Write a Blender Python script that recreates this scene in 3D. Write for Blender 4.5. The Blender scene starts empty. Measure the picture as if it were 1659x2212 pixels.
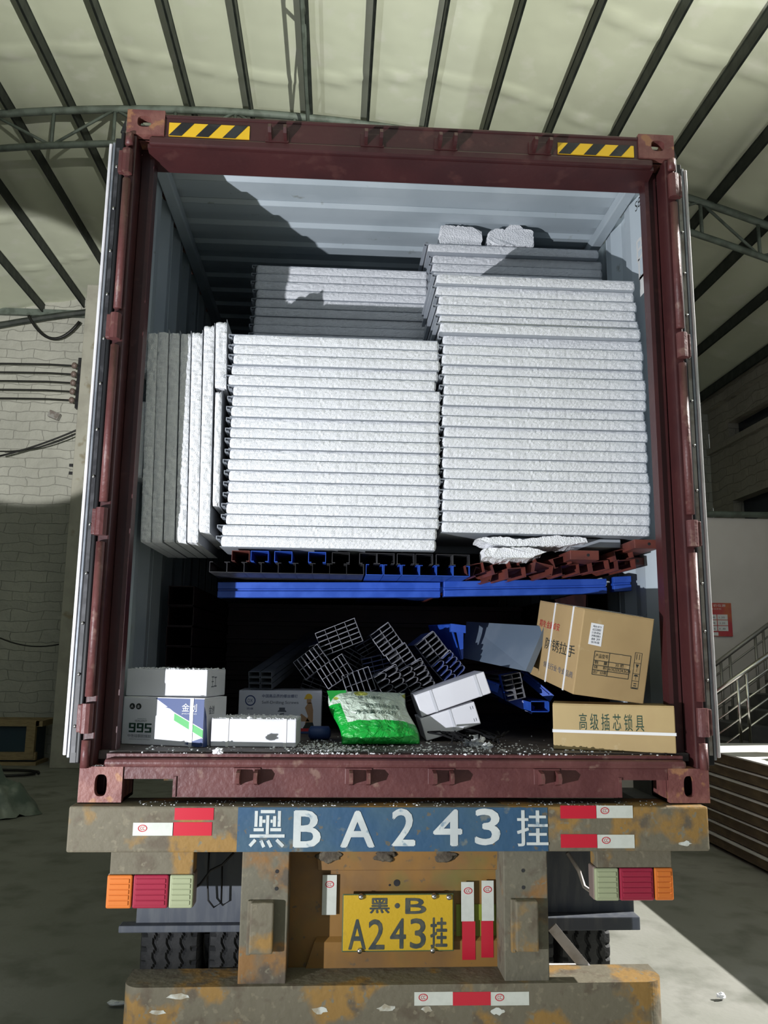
import bpy, bmesh, math, random
from mathutils import Vector, Matrix, Euler, noise
random.seed(7)
C = bpy.context.scene.collection
SC = bpy.context.scene
# ------------------------------------------------------------------ camera, light, exposure
CAM = Vector((-0.26343, -3.25312, 1.81390)); YAW, PITCH, ROLL, FPX = 0.0572885, 0.1729827, 0.0114677, 1750.0
def cam_axes():
    cy, sy, cp, sp = math.cos(YAW), math.sin(YAW), math.cos(PITCH), math.sin(PITCH)
    f = Vector((sy*cp, cy*cp, sp)); r = Vector((cy, -sy, 0)); u = r.cross(f)
    cr, sr = math.cos(ROLL), math.sin(ROLL)
    return cr*r+sr*u, -sr*r+cr*u, f
CR, CU, CF = cam_axes()
cd = bpy.data.cameras.new('camera'); co = bpy.data.objects.new('camera', cd); C.objects.link(co)
cd.sensor_fit = 'VERTICAL'; cd.sensor_height = 36.0; cd.lens = FPX/2212*36.0; cd.clip_start = .05; cd.clip_end = 200
co.matrix_world = Matrix(((CR.x, CU.x, -CF.x, CAM.x), (CR.y, CU.y, -CF.y, CAM.y), (CR.z, CU.z, -CF.z, CAM.z), (0, 0, 0, 1)))
SC.camera = co
SC.view_settings.view_transform = 'Standard'; SC.view_settings.look = 'None'
SC.view_settings.gamma = 1; SC.view_settings.use_curve_mapping = False; SC.view_settings.exposure = 0.0
w = bpy.data.worlds.new('world'); SC.world = w; w.use_nodes = True
w.node_tree.nodes['Background'].inputs[0].default_value = (.80, .92, 1.0, 1); w.node_tree.nodes['Background'].inputs[1].default_value = 0.34
def lamp(name, kind, loc, power, color, target=None, size=.05, angle=None, blend=.1):
    l = bpy.data.lights.new(name, kind); l.energy = power; l.color = color
    o = bpy.data.objects.new(name, l); C.objects.link(o); o.location = loc
    if kind in ('POINT', 'SPOT'): l.shadow_soft_size = size
    if kind == 'SPOT': l.spot_size = angle; l.spot_blend = blend
    if target is not None: o.rotation_euler = (Vector(target)-Vector(loc)).to_track_quat('-Z', 'Y').to_euler()
    return o
# daylight through the tall opening in the right side wall
sun = lamp('sun', 'SUN', (12, 3, 10.3), 10.0, (1, .97, .92), (0, 1.2, 2.0)); sun.data.angle = .009
# sun glint reflected from the yard, low on the left: lights the container
lamp('yard_glint', 'SPOT', (-3.05, -2.7, 1.03), 960, (.93, .95, 1.0), (.3, .4, 3.15), .022, math.radians(86), .75)
# second glint further back on the right: lights the hall roof
RL = Vector((2.6, -9.5, .8)); ra, re_ = math.radians(-15), math.radians(58)
lamp('roof_glint', 'SPOT', RL, 11500, (1, 1.0, .90), RL+Vector((math.sin(ra)*math.cos(re_), math.cos(ra)*math.cos(re_), math.sin(re_))), .05, math.radians(74), .3)
# added lamp, split off from the second glint: lights the left gable wall
lamp('added_wall_lamp', 'SPOT', (-1.0, -6.5, 1.3), 9500, (1, .99, .95), (-5.9, 11.2, 6.9), .05, math.radians(15.5), .12)

# ------------------------------------------------------------------ helpers
def ray(px, py): return CR*((px-829.5)/FPX) - CU*((py-1106)/FPX) + CF
def at(px, py, X=None, Y=None, Z=None):
    d = ray(px, py)
    t = (X-CAM.x)/d.x if X is not None else (Y-CAM.y)/d.y if Y is not None else (Z-CAM.z)/d.z
    return CAM + d*t
def S(r, g, b):
    f = lambda c: (c/255/12.92) if c/255 <= .04045 else ((c/255+.055)/1.055)**2.4
    return (f(r), f(g), f(b), 1)
def col(c): return c if len(c) == 4 else (c[0], c[1], c[2], 1)
def mat(name, c1, c2=None, scale=6, thr=(.45, .6), rough=.6, metal=0, bump=0, bscale=80, bdist=.01, detail=5, c3=None, s3=30, t3=(.6, .68), stretch=None, spec=.5, bkind='noise', c4=None, s4=60, t4=(.6, .64)):
    m = bpy.data.materials.new(name); m.use_nodes = True; nt = m.node_tree; N = nt.nodes; Lk = nt.links
    b = N['Principled BSDF']; b.inputs['Base Color'].default_value = col(c1); b.inputs['Roughness'].default_value = rough
    b.inputs['Metallic'].default_value = metal; b.inputs['Specular IOR Level'].default_value = spec
    tc = N.new('ShaderNodeTexCoord'); mp = N.new('ShaderNodeMapping'); Lk.new(tc.outputs['Object'], mp.inputs[0])
    if stretch: mp.inputs['Scale'].default_value = stretch
    cur = None
    def layer(prev, cc, sc, th, off):
        n = N.new('ShaderNodeTexNoise'); n.inputs['Scale'].default_value = sc; n.inputs['Detail'].default_value = detail
        mv = N.new('ShaderNodeMapping'); mv.inputs['Location'].default_value = (off, off*1.7, off*.3); Lk.new(mp.outputs[0], mv.inputs[0])
        Lk.new(mv.outputs[0], n.inputs['Vector'])
        r = N.new('ShaderNodeMapRange'); r.inputs[1].default_value = th[0]; r.inputs[2].default_value = th[1]; Lk.new(n.outputs[0], r.inputs[0])
        x = N.new('ShaderNodeMix'); x.data_type = 'RGBA'; Lk.new(r.outputs[0], x.inputs[0])
        if prev is None: x.inputs[6].default_value = col(c1)
        else: Lk.new(prev, x.inputs[6])
        x.inputs[7].default_value = col(cc); return x.outputs[2]
    if c2 is not None: cur = layer(cur, c2, scale, thr, 0)
    if c3 is not None: cur = layer(cur, c3, s3, t3, 5.3)
    if c4 is not None: cur = layer(cur, c4, s4, t4, 11.9)
    if cur is not None: Lk.new(cur, b.inputs['Base Color'])
    if bump:
        n = N.new('ShaderNodeTexNoise' if bkind == 'noise' else 'ShaderNodeTexVoronoi'); n.inputs['Scale'].default_value = bscale
        Lk.new(mp.outputs[0], n.inputs['Vector'])
        bp_ = N.new('ShaderNodeBump'); bp_.inputs['Strength'].default_value = bump; bp_.inputs['Distance'].default_value = bdist
        Lk.new(n.outputs[0], bp_.inputs['Height']); Lk.new(bp_.outputs[0], b.inputs['Normal'])
    return m
M = {}
M['maroon'] = mat('maroon_paint', (.060, .0165, .017), (.046, .013, .014), 3, c3=(.075, .026, .024), s3=11, rough=.42, bump=.15, bscale=25)
M['maroon_worn'] = mat('maroon_worn_paint', (.115, .038, .036), (.085, .024, .024), 5, c3=(.18, .10, .08), s3=16, t3=(.6, .7), rough=.5, bump=.3, bscale=40)
M['maroon_cast'] = mat('casting_paint', (.21, .085, .070), (.15, .05, .045), 8, c3=(.30, .14, .07), s3=16, t3=(.58, .64), rough=.6, bump=.4, bscale=50)
M['inside'] = mat('container_inside_grey', (.46, .52, .56), (.40, .46, .50), 2, c3=(.3, .33, .33), s3=14, t3=(.68, .75), rough=.45)
M['sill_grey'] = mat('worn_grey_edge', (.32, .31, .29), (.2, .17, .15), 12, rough=.6, bump=.2)
M['floor_ply'] = mat('dark_plywood', (.05, .042, .04), (.09, .075, .07), 8, rough=.75, bump=.2)
M['foam'] = mat('white_foam', (.84, .85, .88), (.79, .80, .83), 20, rough=.85, bump=.7, bscale=330, bdist=.003, detail=2, spec=.2, bkind='vor')
M['foam2'] = mat('white_foam_chunk', (.86, .87, .90), (.80, .81, .84), 20, rough=.85, bump=.8, bscale=150, bdist=.004, spec=.2, bkind='vor')
M['skin'] = mat('panel_steel_skin', (.36, .39, .43), rough=.4)
M['skin_dark'] = mat('panel_steel_underside', (.34, .36, .39), rough=.45)
M['gasket'] = mat('black_rubber', (.012, .012, .013), rough=.32)
M['strip_black'] = mat('matt_black_plastic', (.006, .006, .007), rough=.85, spec=.2)
M['door_white'] = mat('door_white_lining', (.72, .71, .74), (.6, .6, .62), 9, rough=.5)
M['rivet'] = mat('steel_rivet', (.6, .6, .6), rough=.25, metal=1)
M['black'] = mat('black_paint', (.012, .012, .014), (.03, .03, .032), 10, rough=.45)
M['ink'] = mat('black_ink', (.02, .025, .022), rough=.7)
M['ink_grey'] = mat('grey_ink', (.12, .13, .16), rough=.7)
M['yellow'] = mat('yellow_tape', (.82, .50, .02), rough=.45)
M['steel_black'] = mat('dark_steel_section', (.022, .022, .025), (.05, .05, .055), 20, rough=.45)
M['steel_blue'] = mat('blue_steel_section', (.018, .075, .42), (.03, .10, .5), 12, rough=.4)
M['steel_red'] = mat('red_oxide_section', (.14, .034, .024), (.09, .024, .02), 9, rough=.55)
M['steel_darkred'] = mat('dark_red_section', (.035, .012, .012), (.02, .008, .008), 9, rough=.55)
M['galv'] = mat('galvanised', (.30, .32, .35), (.22, .24, .27), 12, rough=.38, metal=.4)
M['galv_sheet'] = mat('galvanised_sheet', (.15, .19, .24), (.12, .16, .21), 4, rough=.5)  # base colour darkened to stand in for shade on the folded sheet
M['alu'] = mat('aluminium_channel', (.42, .43, .46), (.3, .3, .33), 30, rough=.38, metal=.55)
M['alu_blue'] = mat('blue_film_channel', (.05, .10, .42), (.25, .27, .35), 25, rough=.4, metal=.2)
M['kraft'] = mat('kraft_board', (.40, .275, .13), (.36, .245, .115), 3, c3=(.45, .33, .18), s3=16, t3=(.66, .72), rough=.75, bump=.12, bscale=14, bdist=.01)
M['kraft2'] = mat('kraft_board_lower', (.46, .34, .16), (.42, .30, .14), 3, c3=(.5, .39, .22), s3=12, t3=(.66, .72), rough=.7, bump=.2, bscale=10, bdist=.012)
M['carton'] = mat('white_carton', (.74, .74, .79), (.70, .70, .75), 5, rough=.6, bump=.06, bscale=9)
M['strap'] = mat('white_strap', (.80, .80, .80), rough=.35)
M['strap_clear'] = mat('clear_strap', (.60, .61, .66), rough=.25)
M['navy'] = mat('navy_print', (.022, .05, .17), rough=.55)
M['green'] = mat('green_print', (.01, .33, .045), rough=.5)
M['dkgreen'] = mat('dark_green_ink', (.01, .05, .03), rough=.6)
M['paper'] = mat('white_paper', (.78, .78, .80), rough=.7)
M['red_print'] = mat('red_print', (.45, .02, .03), rough=.55)
M['skin_tone'] = mat('printed_skin_tone', (.42, .24, .12), rough=.6)
M['rust_yellow'] = mat('rusty_yellow_beam', (.125, .11, .075), (.235, .135, .035), 4.2, (.50, .56), c3=(.095, .075, .05), s3=13, t3=(.54, .66), c4=(.16, .14, .095), s4=38, t4=(.60, .66), detail=9, rough=.78, bump=.6, bscale=34, bdist=.006)
M['rust_brown'] = mat('rusty_brown_beam', (.12, .11, .078), (.20, .105, .035), 4.4, (.50, .57), c3=(.085, .068, .048), s3=12, t3=(.54, .66), c4=(.145, .13, .09), s4=36, t4=(.60, .64), detail=9, rough=.82, bump=.6, bscale=34, bdist=.006)
M['orange_panel'] = mat('orange_painted_panel', (.23, .115, .024), (.18, .095, .03), 4.5, c3=(.13, .125, .03), s3=2.6, t3=(.53, .66), c4=(.12, .08, .04), s4=30, t4=(.64, .68), detail=7, rough=.6, bump=.15, bscale=18)
M['bluepaint'] = mat('blue_sprayed_paint', (.019, .065, .13), (.030, .075, .12), 5, c3=(.10, .12, .12), s3=14, t3=(.62, .68), c4=(.09, .08, .06), s4=40, t4=(.64, .68), rough=.65, bump=.3, bscale=24)
M['whitepaint'] = mat('white_stencil_paint', (.48, .51, .50), (.40, .43, .43), 12, c3=(.20, .27, .32), s3=24, t3=(.64, .70), rough=.7)
M['refl_red'] = mat('red_reflector', (.45, .012, .03), rough=.35)
M['refl_white'] = mat('white_reflector', (.52, .54, .49), (.49, .51, .46), 40, rough=.4)
M['plate'] = mat('plate_yellow', (.47, .30, .010), (.38, .25, .025), 14, (.6, .75), rough=.5, bump=.1)
M['plate_edge'] = mat('plate_green_edge', (.06, .09, .035), rough=.6)
M['rubber'] = mat('tyre_rubber', (.022, .023, .025), (.04, .04, .042), 14, rough=.7, bump=.2)
M['scorch'] = mat('scorched_steel', (.06, .048, .034), (.10, .085, .06), 30, rough=.9, bump=.6, bscale=60)
M['guard'] = mat('grey_mudguard', (.07, .08, .10), (.10, .11, .125), 5, rough=.6, stretch=(6, 6, 1))
M['lens_orange'] = mat('orange_lens', (.55, .15, .025), rough=.3)
M['lens_red'] = mat('red_lens', (.27, .015, .04), rough=.3)
M['lens_pale'] = mat('pale_lens', (.30, .33, .20), rough=.3)
M['lens_rim'] = mat('lens_rim_grey', (.20, .15, .13), rough=.4)
M['palepost'] = mat('pale_steel_brace', (.62, .58, .56), (.4, .36, .33), 9, rough=.6)
M['concrete_floor'] = mat('concrete_floor', (.22, .225, .195), (.28, .28, .255), 1.1, (.4, .7), c3=(.15, .155, .13), s3=3.2, t3=(.5, .7), rough=.7, bump=.15, bscale=30)
M['film'] = mat('insulation_film', (.72, .76, .60), (.66, .69, .55), .9, (.4, .7), c3=(.76, .78, .66), s3=3.5, t3=(.55, .7), rough=.65, bump=.35, bscale=1.6, bdist=.05)
M['purlin'] = mat('dark_green_steel', (.022, .028, .024), (.04, .048, .04), 6, rough=.6)
M['truss'] = mat('grey_green_truss', (.14, .17, .145), (.09, .11, .09), 7, rough=.6)
M['partition'] = mat('off_white_partition', (.66, .62, .60), (.60, .56, .54), .8, rough=.6)
M['stainless'] = mat('stainless_rail', (.62, .60, .56), rough=.22, metal=1)
M['darkrail'] = mat('dull_steel_rail', (.30, .29, .27), rough=.4, metal=.6)
M['wood'] = mat('pale_timber', (.33, .25, .13), (.26, .19, .10), 8, rough=.75, stretch=(1, 6, 6))
M['board_edge'] = mat('board_edge_brown', (.15, .11, .06), (.10, .075, .045), 3, rough=.8, bump=.4, bscale=30, stretch=(1, 1, 5))
M['board_top'] = mat('white_board_top', (.70, .70, .69), (.62, .62, .60), 3, rough=.6)
M['crumple'] = mat('crumpled_brown_paper', (.38, .26, .13), (.46, .34, .16), 6, rough=.8)
M['tarp'] = mat('translucent_tarp', (.13, .17, .14), (.30, .34, .29), 4, (.45, .62), rough=.3)
M['blue_tarp'] = mat('dark_blue_tarp', (.015, .04, .06), rough=.5)
M['cable'] = mat('black_cable', (.01, .01, .01), rough=.5)
M['pillar'] = mat('plastered_pillar', (.40, .39, .33), (.33, .32, .27), 2.5, c3=(.26, .23, .16), s3=4, t3=(.6, .7), rough=.85, bump=.3, bscale=14)
M['darkwin'] = mat('dark_glass', (.02, .025, .04), rough=.25)
M['stair'] = mat('dark_stair', (.05, .05, .055), (.08, .08, .08), 3, rough=.7)
def brick_mat(name, c1, c2, cm, sx=1.0):
    m = bpy.data.materials.new(name); m.use_nodes = True; nt = m.node_tree; N = nt.nodes; Lk = nt.links; b = N['Principled BSDF']
    b.inputs['Roughness'].default_value = .9
    tc = N.new('ShaderNodeTexCoord'); sp = N.new('ShaderNodeSeparateXYZ'); cb = N.new('ShaderNodeCombineXYZ'); ad = N.new('ShaderNodeMath')
    Lk.new(tc.outputs['Object'], sp.inputs[0]); Lk.new(sp.outputs[0], ad.inputs[0]); Lk.new(sp.outputs[1], ad.inputs[1])
    n0 = N.new('ShaderNodeTexNoise'); n0.inputs['Scale'].default_value = 2.5; Lk.new(tc.outputs['Object'], n0.inputs['Vector'])
    Lk.new(ad.outputs[0], cb.inputs[0]); Lk.new(sp.outputs[2], cb.inputs[1])
    vm = N.new('ShaderNodeVectorMath'); vm.operation = 'MULTIPLY_ADD'; vm.inputs[1].default_value = (.22, .16, 0); Lk.new(n0.outputs['Color'], vm.inputs[0]); Lk.new(cb.outputs[0], vm.inputs[2])
    br = N.new('ShaderNodeTexBrick'); Lk.new(vm.outputs[0], br.inputs['Vector']); br.inputs['Scale'].default_value = 1.0
    br.inputs['Brick Width'].default_value = .52; br.inputs['Row Height'].default_value = .17; br.inputs['Mortar Size'].default_value = .007; br.inputs['Mortar Smooth'].default_value = .8
    br.inputs['Color1'].default_value = col(c1); br.inputs['Color2'].default_value = col(c2); br.inputs['Mortar'].default_value = col(cm)
    n1 = N.new('ShaderNodeTexNoise'); n1.inputs['Scale'].default_value = .8; n1.inputs['Detail'].default_value = 6; Lk.new(tc.outputs['Object'], n1.inputs['Vector'])
    r = N.new('ShaderNodeMapRange'); r.inputs[1].default_value = .42; r.inputs[2].default_value = .62; Lk.new(n1.outputs[0], r.inputs[0])
    x = N.new('ShaderNodeMix'); x.data_type = 'RGBA'; Lk.new(r.outputs[0], x.inputs[0]); Lk.new(br.outputs[0], x.inputs[6]); x.inputs[7].default_value = col([c*.82 for c in c1[:3]])
    Lk.new(x.outputs[2], b.inputs['Base Color'])
    n2 = N.new('ShaderNodeTexNoise'); n2.inputs['Scale'].default_value = 6; n2.inputs['Detail'].default_value = 6; Lk.new(tc.outputs['Object'], n2.inputs['Vector'])
    mm = N.new('ShaderNodeMath'); mm.operation = 'MULTIPLY_ADD'; mm.inputs[1].default_value = -.3; Lk.new(br.outputs['Fac'], mm.inputs[0]); Lk.new(n2.outputs[0], mm.inputs[2])
    bp_ = N.new('ShaderNodeBump'); bp_.inputs['Strength'].default_value = .9; bp_.inputs['Distance'].default_value = .05
    Lk.new(mm.outputs[0], bp_.inputs['Height']); Lk.new(bp_.outputs[0], b.inputs['Normal'])
    return m
M['brick'] = brick_mat('whitewashed_brick', (.50, .50, .44), (.44, .44, .39), (.40, .40, .355))
M['brick_dark'] = brick_mat('dirty_plaster_brick', (.40, .37, .31), (.36, .34, .29), (.31, .29, .25))

class G:
    """collects shapes (world coordinates, less the origin of the thing) into one mesh"""
    def __init__(s, org=(0, 0, 0)): s.bm = bmesh.new(); s.o = Vector(org)
    def face(s, pts):
        return s.bm.faces.new([s.bm.verts.new(Vector(p)-s.o) for p in pts])
    def hexa(s, p, bev=0):   # 8 points: bottom 4 (ccw), top 4
        v = [s.bm.verts.new(Vector(q)-s.o) for q in p]
        fs = [s.bm.faces.new([v[i] for i in f]) for f in ((3, 2, 1, 0), (4, 5, 6, 7), (0, 1, 5, 4), (1, 2, 6, 5), (2, 3, 7, 6), (3, 0, 4, 7))]
        if bev:
            es = list({e for f in fs for e in f.edges})
            bmesh.ops.bevel(s.bm, geom=es, offset=bev, segments=2, affect='EDGES', profile=.5)
        return s
    def box(s, x0, x1, y0, y1, z0, z1, bev=0):
        return s.hexa([(x0, y0, z0), (x1, y0, z0), (x1, y1, z0), (x0, y1, z0), (x0, y0, z1), (x1, y0, z1), (x1, y1, z1), (x0, y1, z1)], bev)
    def bar(s, a, b, w, h, up=(0, 0, 1), bev=0):
        a = Vector(a); b = Vector(b); d = (b-a).normalized(); u = Vector(up); r = d.cross(u)
        if r.length < 1e-4: r = d.cross(Vector((1, 0, 0)))
        r.normalize(); u = r.cross(d).normalized(); r = r*w/2; u = u*h/2
        return s.hexa([a-r-u, a+r-u, b+r-u, b-r-u, a-r+u, a+r+u, b+r+u, b-r+u], bev)
    def tube(s, pts, r, n=8):
        pts = [Vector(p)-s.o for p in pts]; rings = []
        ref = Vector((0, 0, 1))
        for i, p in enumerate(pts):
            d = (pts[min(i+1, len(pts)-1)]-pts[max(i-1, 0)]).normalized()
            if abs(d.dot(ref)) > .95: ref = Vector((1, 0, 0))
            a = d.cross(ref).normalized(); b = a.cross(d)
            rr = r[i] if isinstance(r, (list, tuple)) else r
            rings.append([s.bm.verts.new(p+(a*math.cos(t)+b*math.sin(t))*rr) for t in (2*math.pi*k/n for k in range(n))])
        for A, B in zip(rings, rings[1:]):
            for k in range(n): s.bm.faces.new((A[k], A[(k+1) % n], B[(k+1) % n], B[k]))
        s.bm.faces.new(rings[0]); s.bm.faces.new(rings[-1][::-1]); return s
    def prism(s, poly, o, u, v, w):   # 2D polygon in frame (o,u,v) extruded along w
        o = Vector(o)-s.o; u = Vector(u); v = Vector(v); w = Vector(w)
        A = [s.bm.verts.new(o+u*p[0]+v*p[1]) for p in poly]; B = [s.bm.verts.new(o+u*p[0]+v*p[1]+w) for p in poly]
        s.bm.faces.new(A); s.bm.faces.new(B[::-1]); n = len(poly)
        for i in range(n): s.bm.faces.new((A[i], B[i], B[(i+1) % n], A[(i+1) % n]))
        return s
    def holed(s, rect, hole, o, u, v, w):   # rectangle with an oval hole, extruded along w
        o = Vector(o)-s.o; u = Vector(u); v = Vector(v); w = Vector(w); x0, x1, y0, y1 = rect; cx, cy, rx, ry = hole; n = 24
        out, inn = [], []
        for k in range(n):
            t = 2*math.pi*k/n; c, q = math.cos(t), math.sin(t)
            e = 3.0
            inn.append((cx+rx*math.copysign(abs(c)**(2/e), c), cy+ry*math.copysign(abs(q)**(2/e), q)))
            m = max(abs(c), abs(q)); ox, oy = c/m, q/m
            out.append((x0+(x1-x0)*(ox+1)/2, y0+(y1-y0)*(oy+1)/2))
        mk = lambda L, off: [s.bm.verts.new(o+u*p[0]+v*p[1]+off) for p in L]
        a, b, c_, d_ = mk(out, Vector()), mk(inn, Vector()), mk(out, w), mk(inn, w)
        for i in range(n):
            j = (i+1) % n
            for q in ((a[i], a[j], b[j], b[i]), (c_[i], d_[i], d_[j], c_[j]), (a[i], c_[i], c_[j], a[j]), (b[i], b[j], d_[j], d_[i])):
                s.bm.faces.new(q)
        return s
    def grid(s, fn, nu, nv):
        V = [[s.bm.verts.new(Vector(fn(i/nu, j/nv))-s.o) for j in range(nv+1)] for i in range(nu+1)]
        for i in range(nu):
            for j in range(nv): s.bm.faces.new((V[i][j], V[i+1][j], V[i+1][j+1], V[i][j+1]))
        return V
    def blob(s, c, r, seed=0, rough=.35, sub=3, squash=(1, 1, 1), freq=1.6):
        t = bmesh.new(); bmesh.ops.create_icosphere(t, subdivisions=sub, radius=1); mp = {}
        for v in t.verts:
            k = 1+rough*noise.noise(v.co*freq+Vector((seed*3.1, seed, 0)))*2
            mp[v.index] = s.bm.verts.new(Vector(c)-s.o+Vector((v.co.x*squash[0], v.co.y*squash[1], v.co.z*squash[2]))*r*k)
        for f in t.faces: s.bm.faces.new([mp[v.index] for v in f.verts])
        t.free(); return s
    def mesh(s, name, m, smooth=False):
        bmesh.ops.recalc_face_normals(s.bm, faces=s.bm.faces)
        me = bpy.data.meshes.new(name); s.bm.to_mesh(me); s.bm.free()
        for mm in (m if isinstance(m, (list, tuple)) else [m]): me.materials.append(M[mm] if isinstance(mm, str) else mm)
        if smooth:
            for p in me.polygons: p.use_smooth = True
        return me
    def build(s, name, m, parent=None, smooth=False, loc=None):
        return link(name, s.mesh(name, m, smooth), parent, s.o if loc is None else loc)
def link(name, me, parent=None, loc=(0, 0, 0)):
    o = bpy.data.objects.new(name, me); C.objects.link(o)
    if parent: o.parent = parent
    else: o.location = loc
    return o
def tag(o, label=None, cat=None, group=None, kind=None):
    for k, v in (('label', label), ('category', cat), ('group', group), ('kind', kind)):
        if v: o[k] = v
    return o
def thing(name, label, cat, loc=(0, 0, 0), group=None, rot=None):
    o = bpy.data.objects.new(name, None); C.objects.link(o); o.location = loc; o.empty_display_size = .1
    if rot: o.rotation_euler = rot
    return tag(o, label, cat, group)
def struct(name, g, m, smooth=False): return tag(g.build(name, m, None, smooth), kind='structure')
def copy_tree(o, parent=None):
    c = o.copy(); C.objects.link(c)
    if parent: c.parent = parent
    for ch in list(o.children): copy_tree(ch, c)
    return c
ORD = ['first', 'second', 'third', 'fourth', 'fifth', 'sixth', 'seventh', 'eighth', 'ninth', 'tenth', 'eleventh', 'twelfth', 'thirteenth', 'fourteenth', 'fifteenth',
       'sixteenth', 'seventeenth', 'eighteenth', 'nineteenth', 'twentieth', 'twenty-first', 'twenty-second', 'twenty-third', 'twenty-fourth', 'twenty-fifth', 'twenty-sixth', 'twenty-seventh']
def text_into(g, s, p, u, v, w, h, th=.0008):
    """real glyph outlines of the built-in font, fitted to a w x h box at p along u, v; th = thickness of the ink"""
    cu = bpy.data.curves.new('t', 'FONT'); cu.body = s; cu.resolution_u = 3
    ob = bpy.data.objects.new('t', cu); C.objects.link(ob); bpy.context.view_layer.update()
    me = ob.evaluated_get(bpy.context.evaluated_depsgraph_get()).to_mesh()
    co_ = [x.co.copy() for x in me.vertices]; fc = [tuple(f.vertices) for f in me.polygons]
    bpy.data.objects.remove(ob); bpy.data.curves.remove(cu)
    if not co_: return g
    x0, x1 = min(c.x for c in co_), max(c.x for c in co_); y0, y1 = min(c.y for c in co_), max(c.y for c in co_)
    u = Vector(u).normalized(); v = Vector(v).normalized(); n = u.cross(v)
    P = [Vector(p)+u*((c.x-x0)/(x1-x0+1e-9)*w)+v*((c.y-y0)/(y1-y0+1e-9)*h)-g.o for c in co_]
    a = [g.bm.verts.new(q+n*th) for q in P]
    for f in fc:
        try: g.bm.faces.new([a[i] for i in f])
        except ValueError: pass
    return g
def text(name, s, m, parent, org, p, u, v, w, h, th=.0012):
    g = G(org); text_into(g, s, p, u, v, w, h, th)
    me = bpy.data.meshes.new(name); g.bm.to_mesh(me); g.bm.free(); me.materials.append(M[m])
    return link(name, me, parent)
BZ = 1.25           # underside of the container above the ground
FZ = 1.43           # container floor
# ------------------------------------------------------------------ the hall
YB, XR, XL = 11.2, 6.7, -8.5
RZ = lambda x: 8.55-.0262*(x+1.8)**2
struct('floor', G().box(XL-.3, 22, -16, YB+.3, -.15, 0), 'concrete_floor')
def roofpt(a, b, dz=0):
    x = XL+(XR-XL)*a; y = -4.0+(YB+4.0)*b
    k = (x+.72*20)/.72; sag = .035*math.sin(math.pi*(k-math.floor(k)))
    seam = .03*math.exp(-((y*1.03+.2*math.sin(x*1.3)) % 1.55-.7)**2/.0012)
    return (x, y, RZ(x)-sag-seam+dz+.012*noise.noise(Vector((x*.8, y*.8, 3))))
gr = G(); gr.grid(lambda a, b: roofpt(a, b), 210, 170)
cut = [f for f in gr.bm.faces if f.calc_center_median().x > 4.0 and -2.0 < f.calc_center_median().y < 2.4]   # unseen roof gap, added so the sun reaches the upper door edges
bmesh.ops.delete(gr.bm, geom=cut, context='FACES')
struct('ceiling', gr, 'film', True)
def gable(g, x0, x1, y0, y1):
    n = 12; xs = [x0+(x1-x0)*i/n for i in range(n+1)]
    g.prism([(x0, 0)]+[(x, RZ(x)+.05) for x in xs]+[(x1, 0)], (0, y0, 0), (1, 0, 0), (0, 0, 1), (0, y1-y0, 0))
g = G(); gable(g, XL, XR, YB, YB+.3); struct('wall_back', g, 'brick')
struct('wall_left', G().box(XL-.3, XL, -4, YB, 0, RZ(XL)), 'brick')
# right wall with recessed openings and the tall opening that lets the sun in
g = G()
g.box(XR, XR+.4, -16, YB, 0, 2.22); g.box(XR, XR+.4, -16, -2.2, 2.22, RZ(XR)+.1); g.box(XR, XR+.4, 5.6, YB, 2.22, 4.1)
g.box(XR, XR+.4, 5.6, YB, 4.55, 5.62); g.box(XR, XR+.4, 5.6, YB, 5.97, RZ(XR)+.1)
g.box(XR+.004, XR+.4, 10.45, YB, 4.1, 4.55); g.box(XR+.004, XR+.4, 10.45, YB, 5.62, 5.97); g.box(XR+.004, XR+.4, 5.6, 6.2, 4.1, 4.55); g.box(XR+.004, XR+.4, 5.6, 6.2, 5.62, 5.97)
g.box(XR-.10, XR, 5.6, YB, 6.36, 6.62); g.box(XR-.06, XR, 5.6, YB, 5.55, 5.66)
struct('wall_right', g, 'brick_dark')
for i, (z0, z1) in enumerate(((4.1, 4.55), (5.62, 5.97))):
    struct('window_%d' % (i+1), G().box(XR+.2, XR+.25, 6.2, 10.45, z0, z1), 'darkwin')
# gable wall pillar, ledge
PXL = at(158, 1000, Y=YB-1.1).x
struct('trim_1', G().box(PXL, PXL+.5, YB-1.1, YB, 0, RZ(-4.8)-.3, .01), 'pillar')
struct('trim_2', G().box(XL, -4.2, YB-.08, YB, 7.86, 7.98), 'truss')
g = G(); g.tube([(x, YB-.25, RZ(x)-.42) for x in [XL+i*.4 for i in range(12)]+[-4.0]], .06); struct('trim_3', g, 'purlin')
# roof purlins
P0 = None
for k in range(-7, 11):
    x = -.72+.72*k
    if x > XR: break
    c = thing('roof_purlin', 'dark green steel roof purlin, %s from the left' % ORD[k+7], 'purlin', (x, -3.8, RZ(x)-.05), 'roof purlins')
    g = G((x, -3.8, RZ(x)-.05)); sl = -.0524*(x+1.8); z = RZ(x)-.05; hw = .014 if k else .035
    nrm = Vector((-sl, 0, 1)).normalized()*(-1)
    e = Vector((nrm.z*-1, 0, nrm.x)).normalized()
    y0, y1 = -3.8, YB-.02; p = Vector((x, 0, z))
    def q(a, b, y): v = p+e*a+Vector((0, 0, -1))*b; return (v.x, y, v.z)
    for a0, a1, b0, b1 in ((-hw, hw, 0, .012), (-.008, .008, 0, .17), (-hw, hw, .158, .17)):
        g.hexa([q(a0, b1, y0), q(a1, b1, y0), q(a1, b1, y1), q(a0, b1, y1), q(a0, b0, y0), q(a1, b0, y0), q(a1, b0, y1), q(a0, b0, y1)])
    g.build('web', 'purlin', c)
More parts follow.
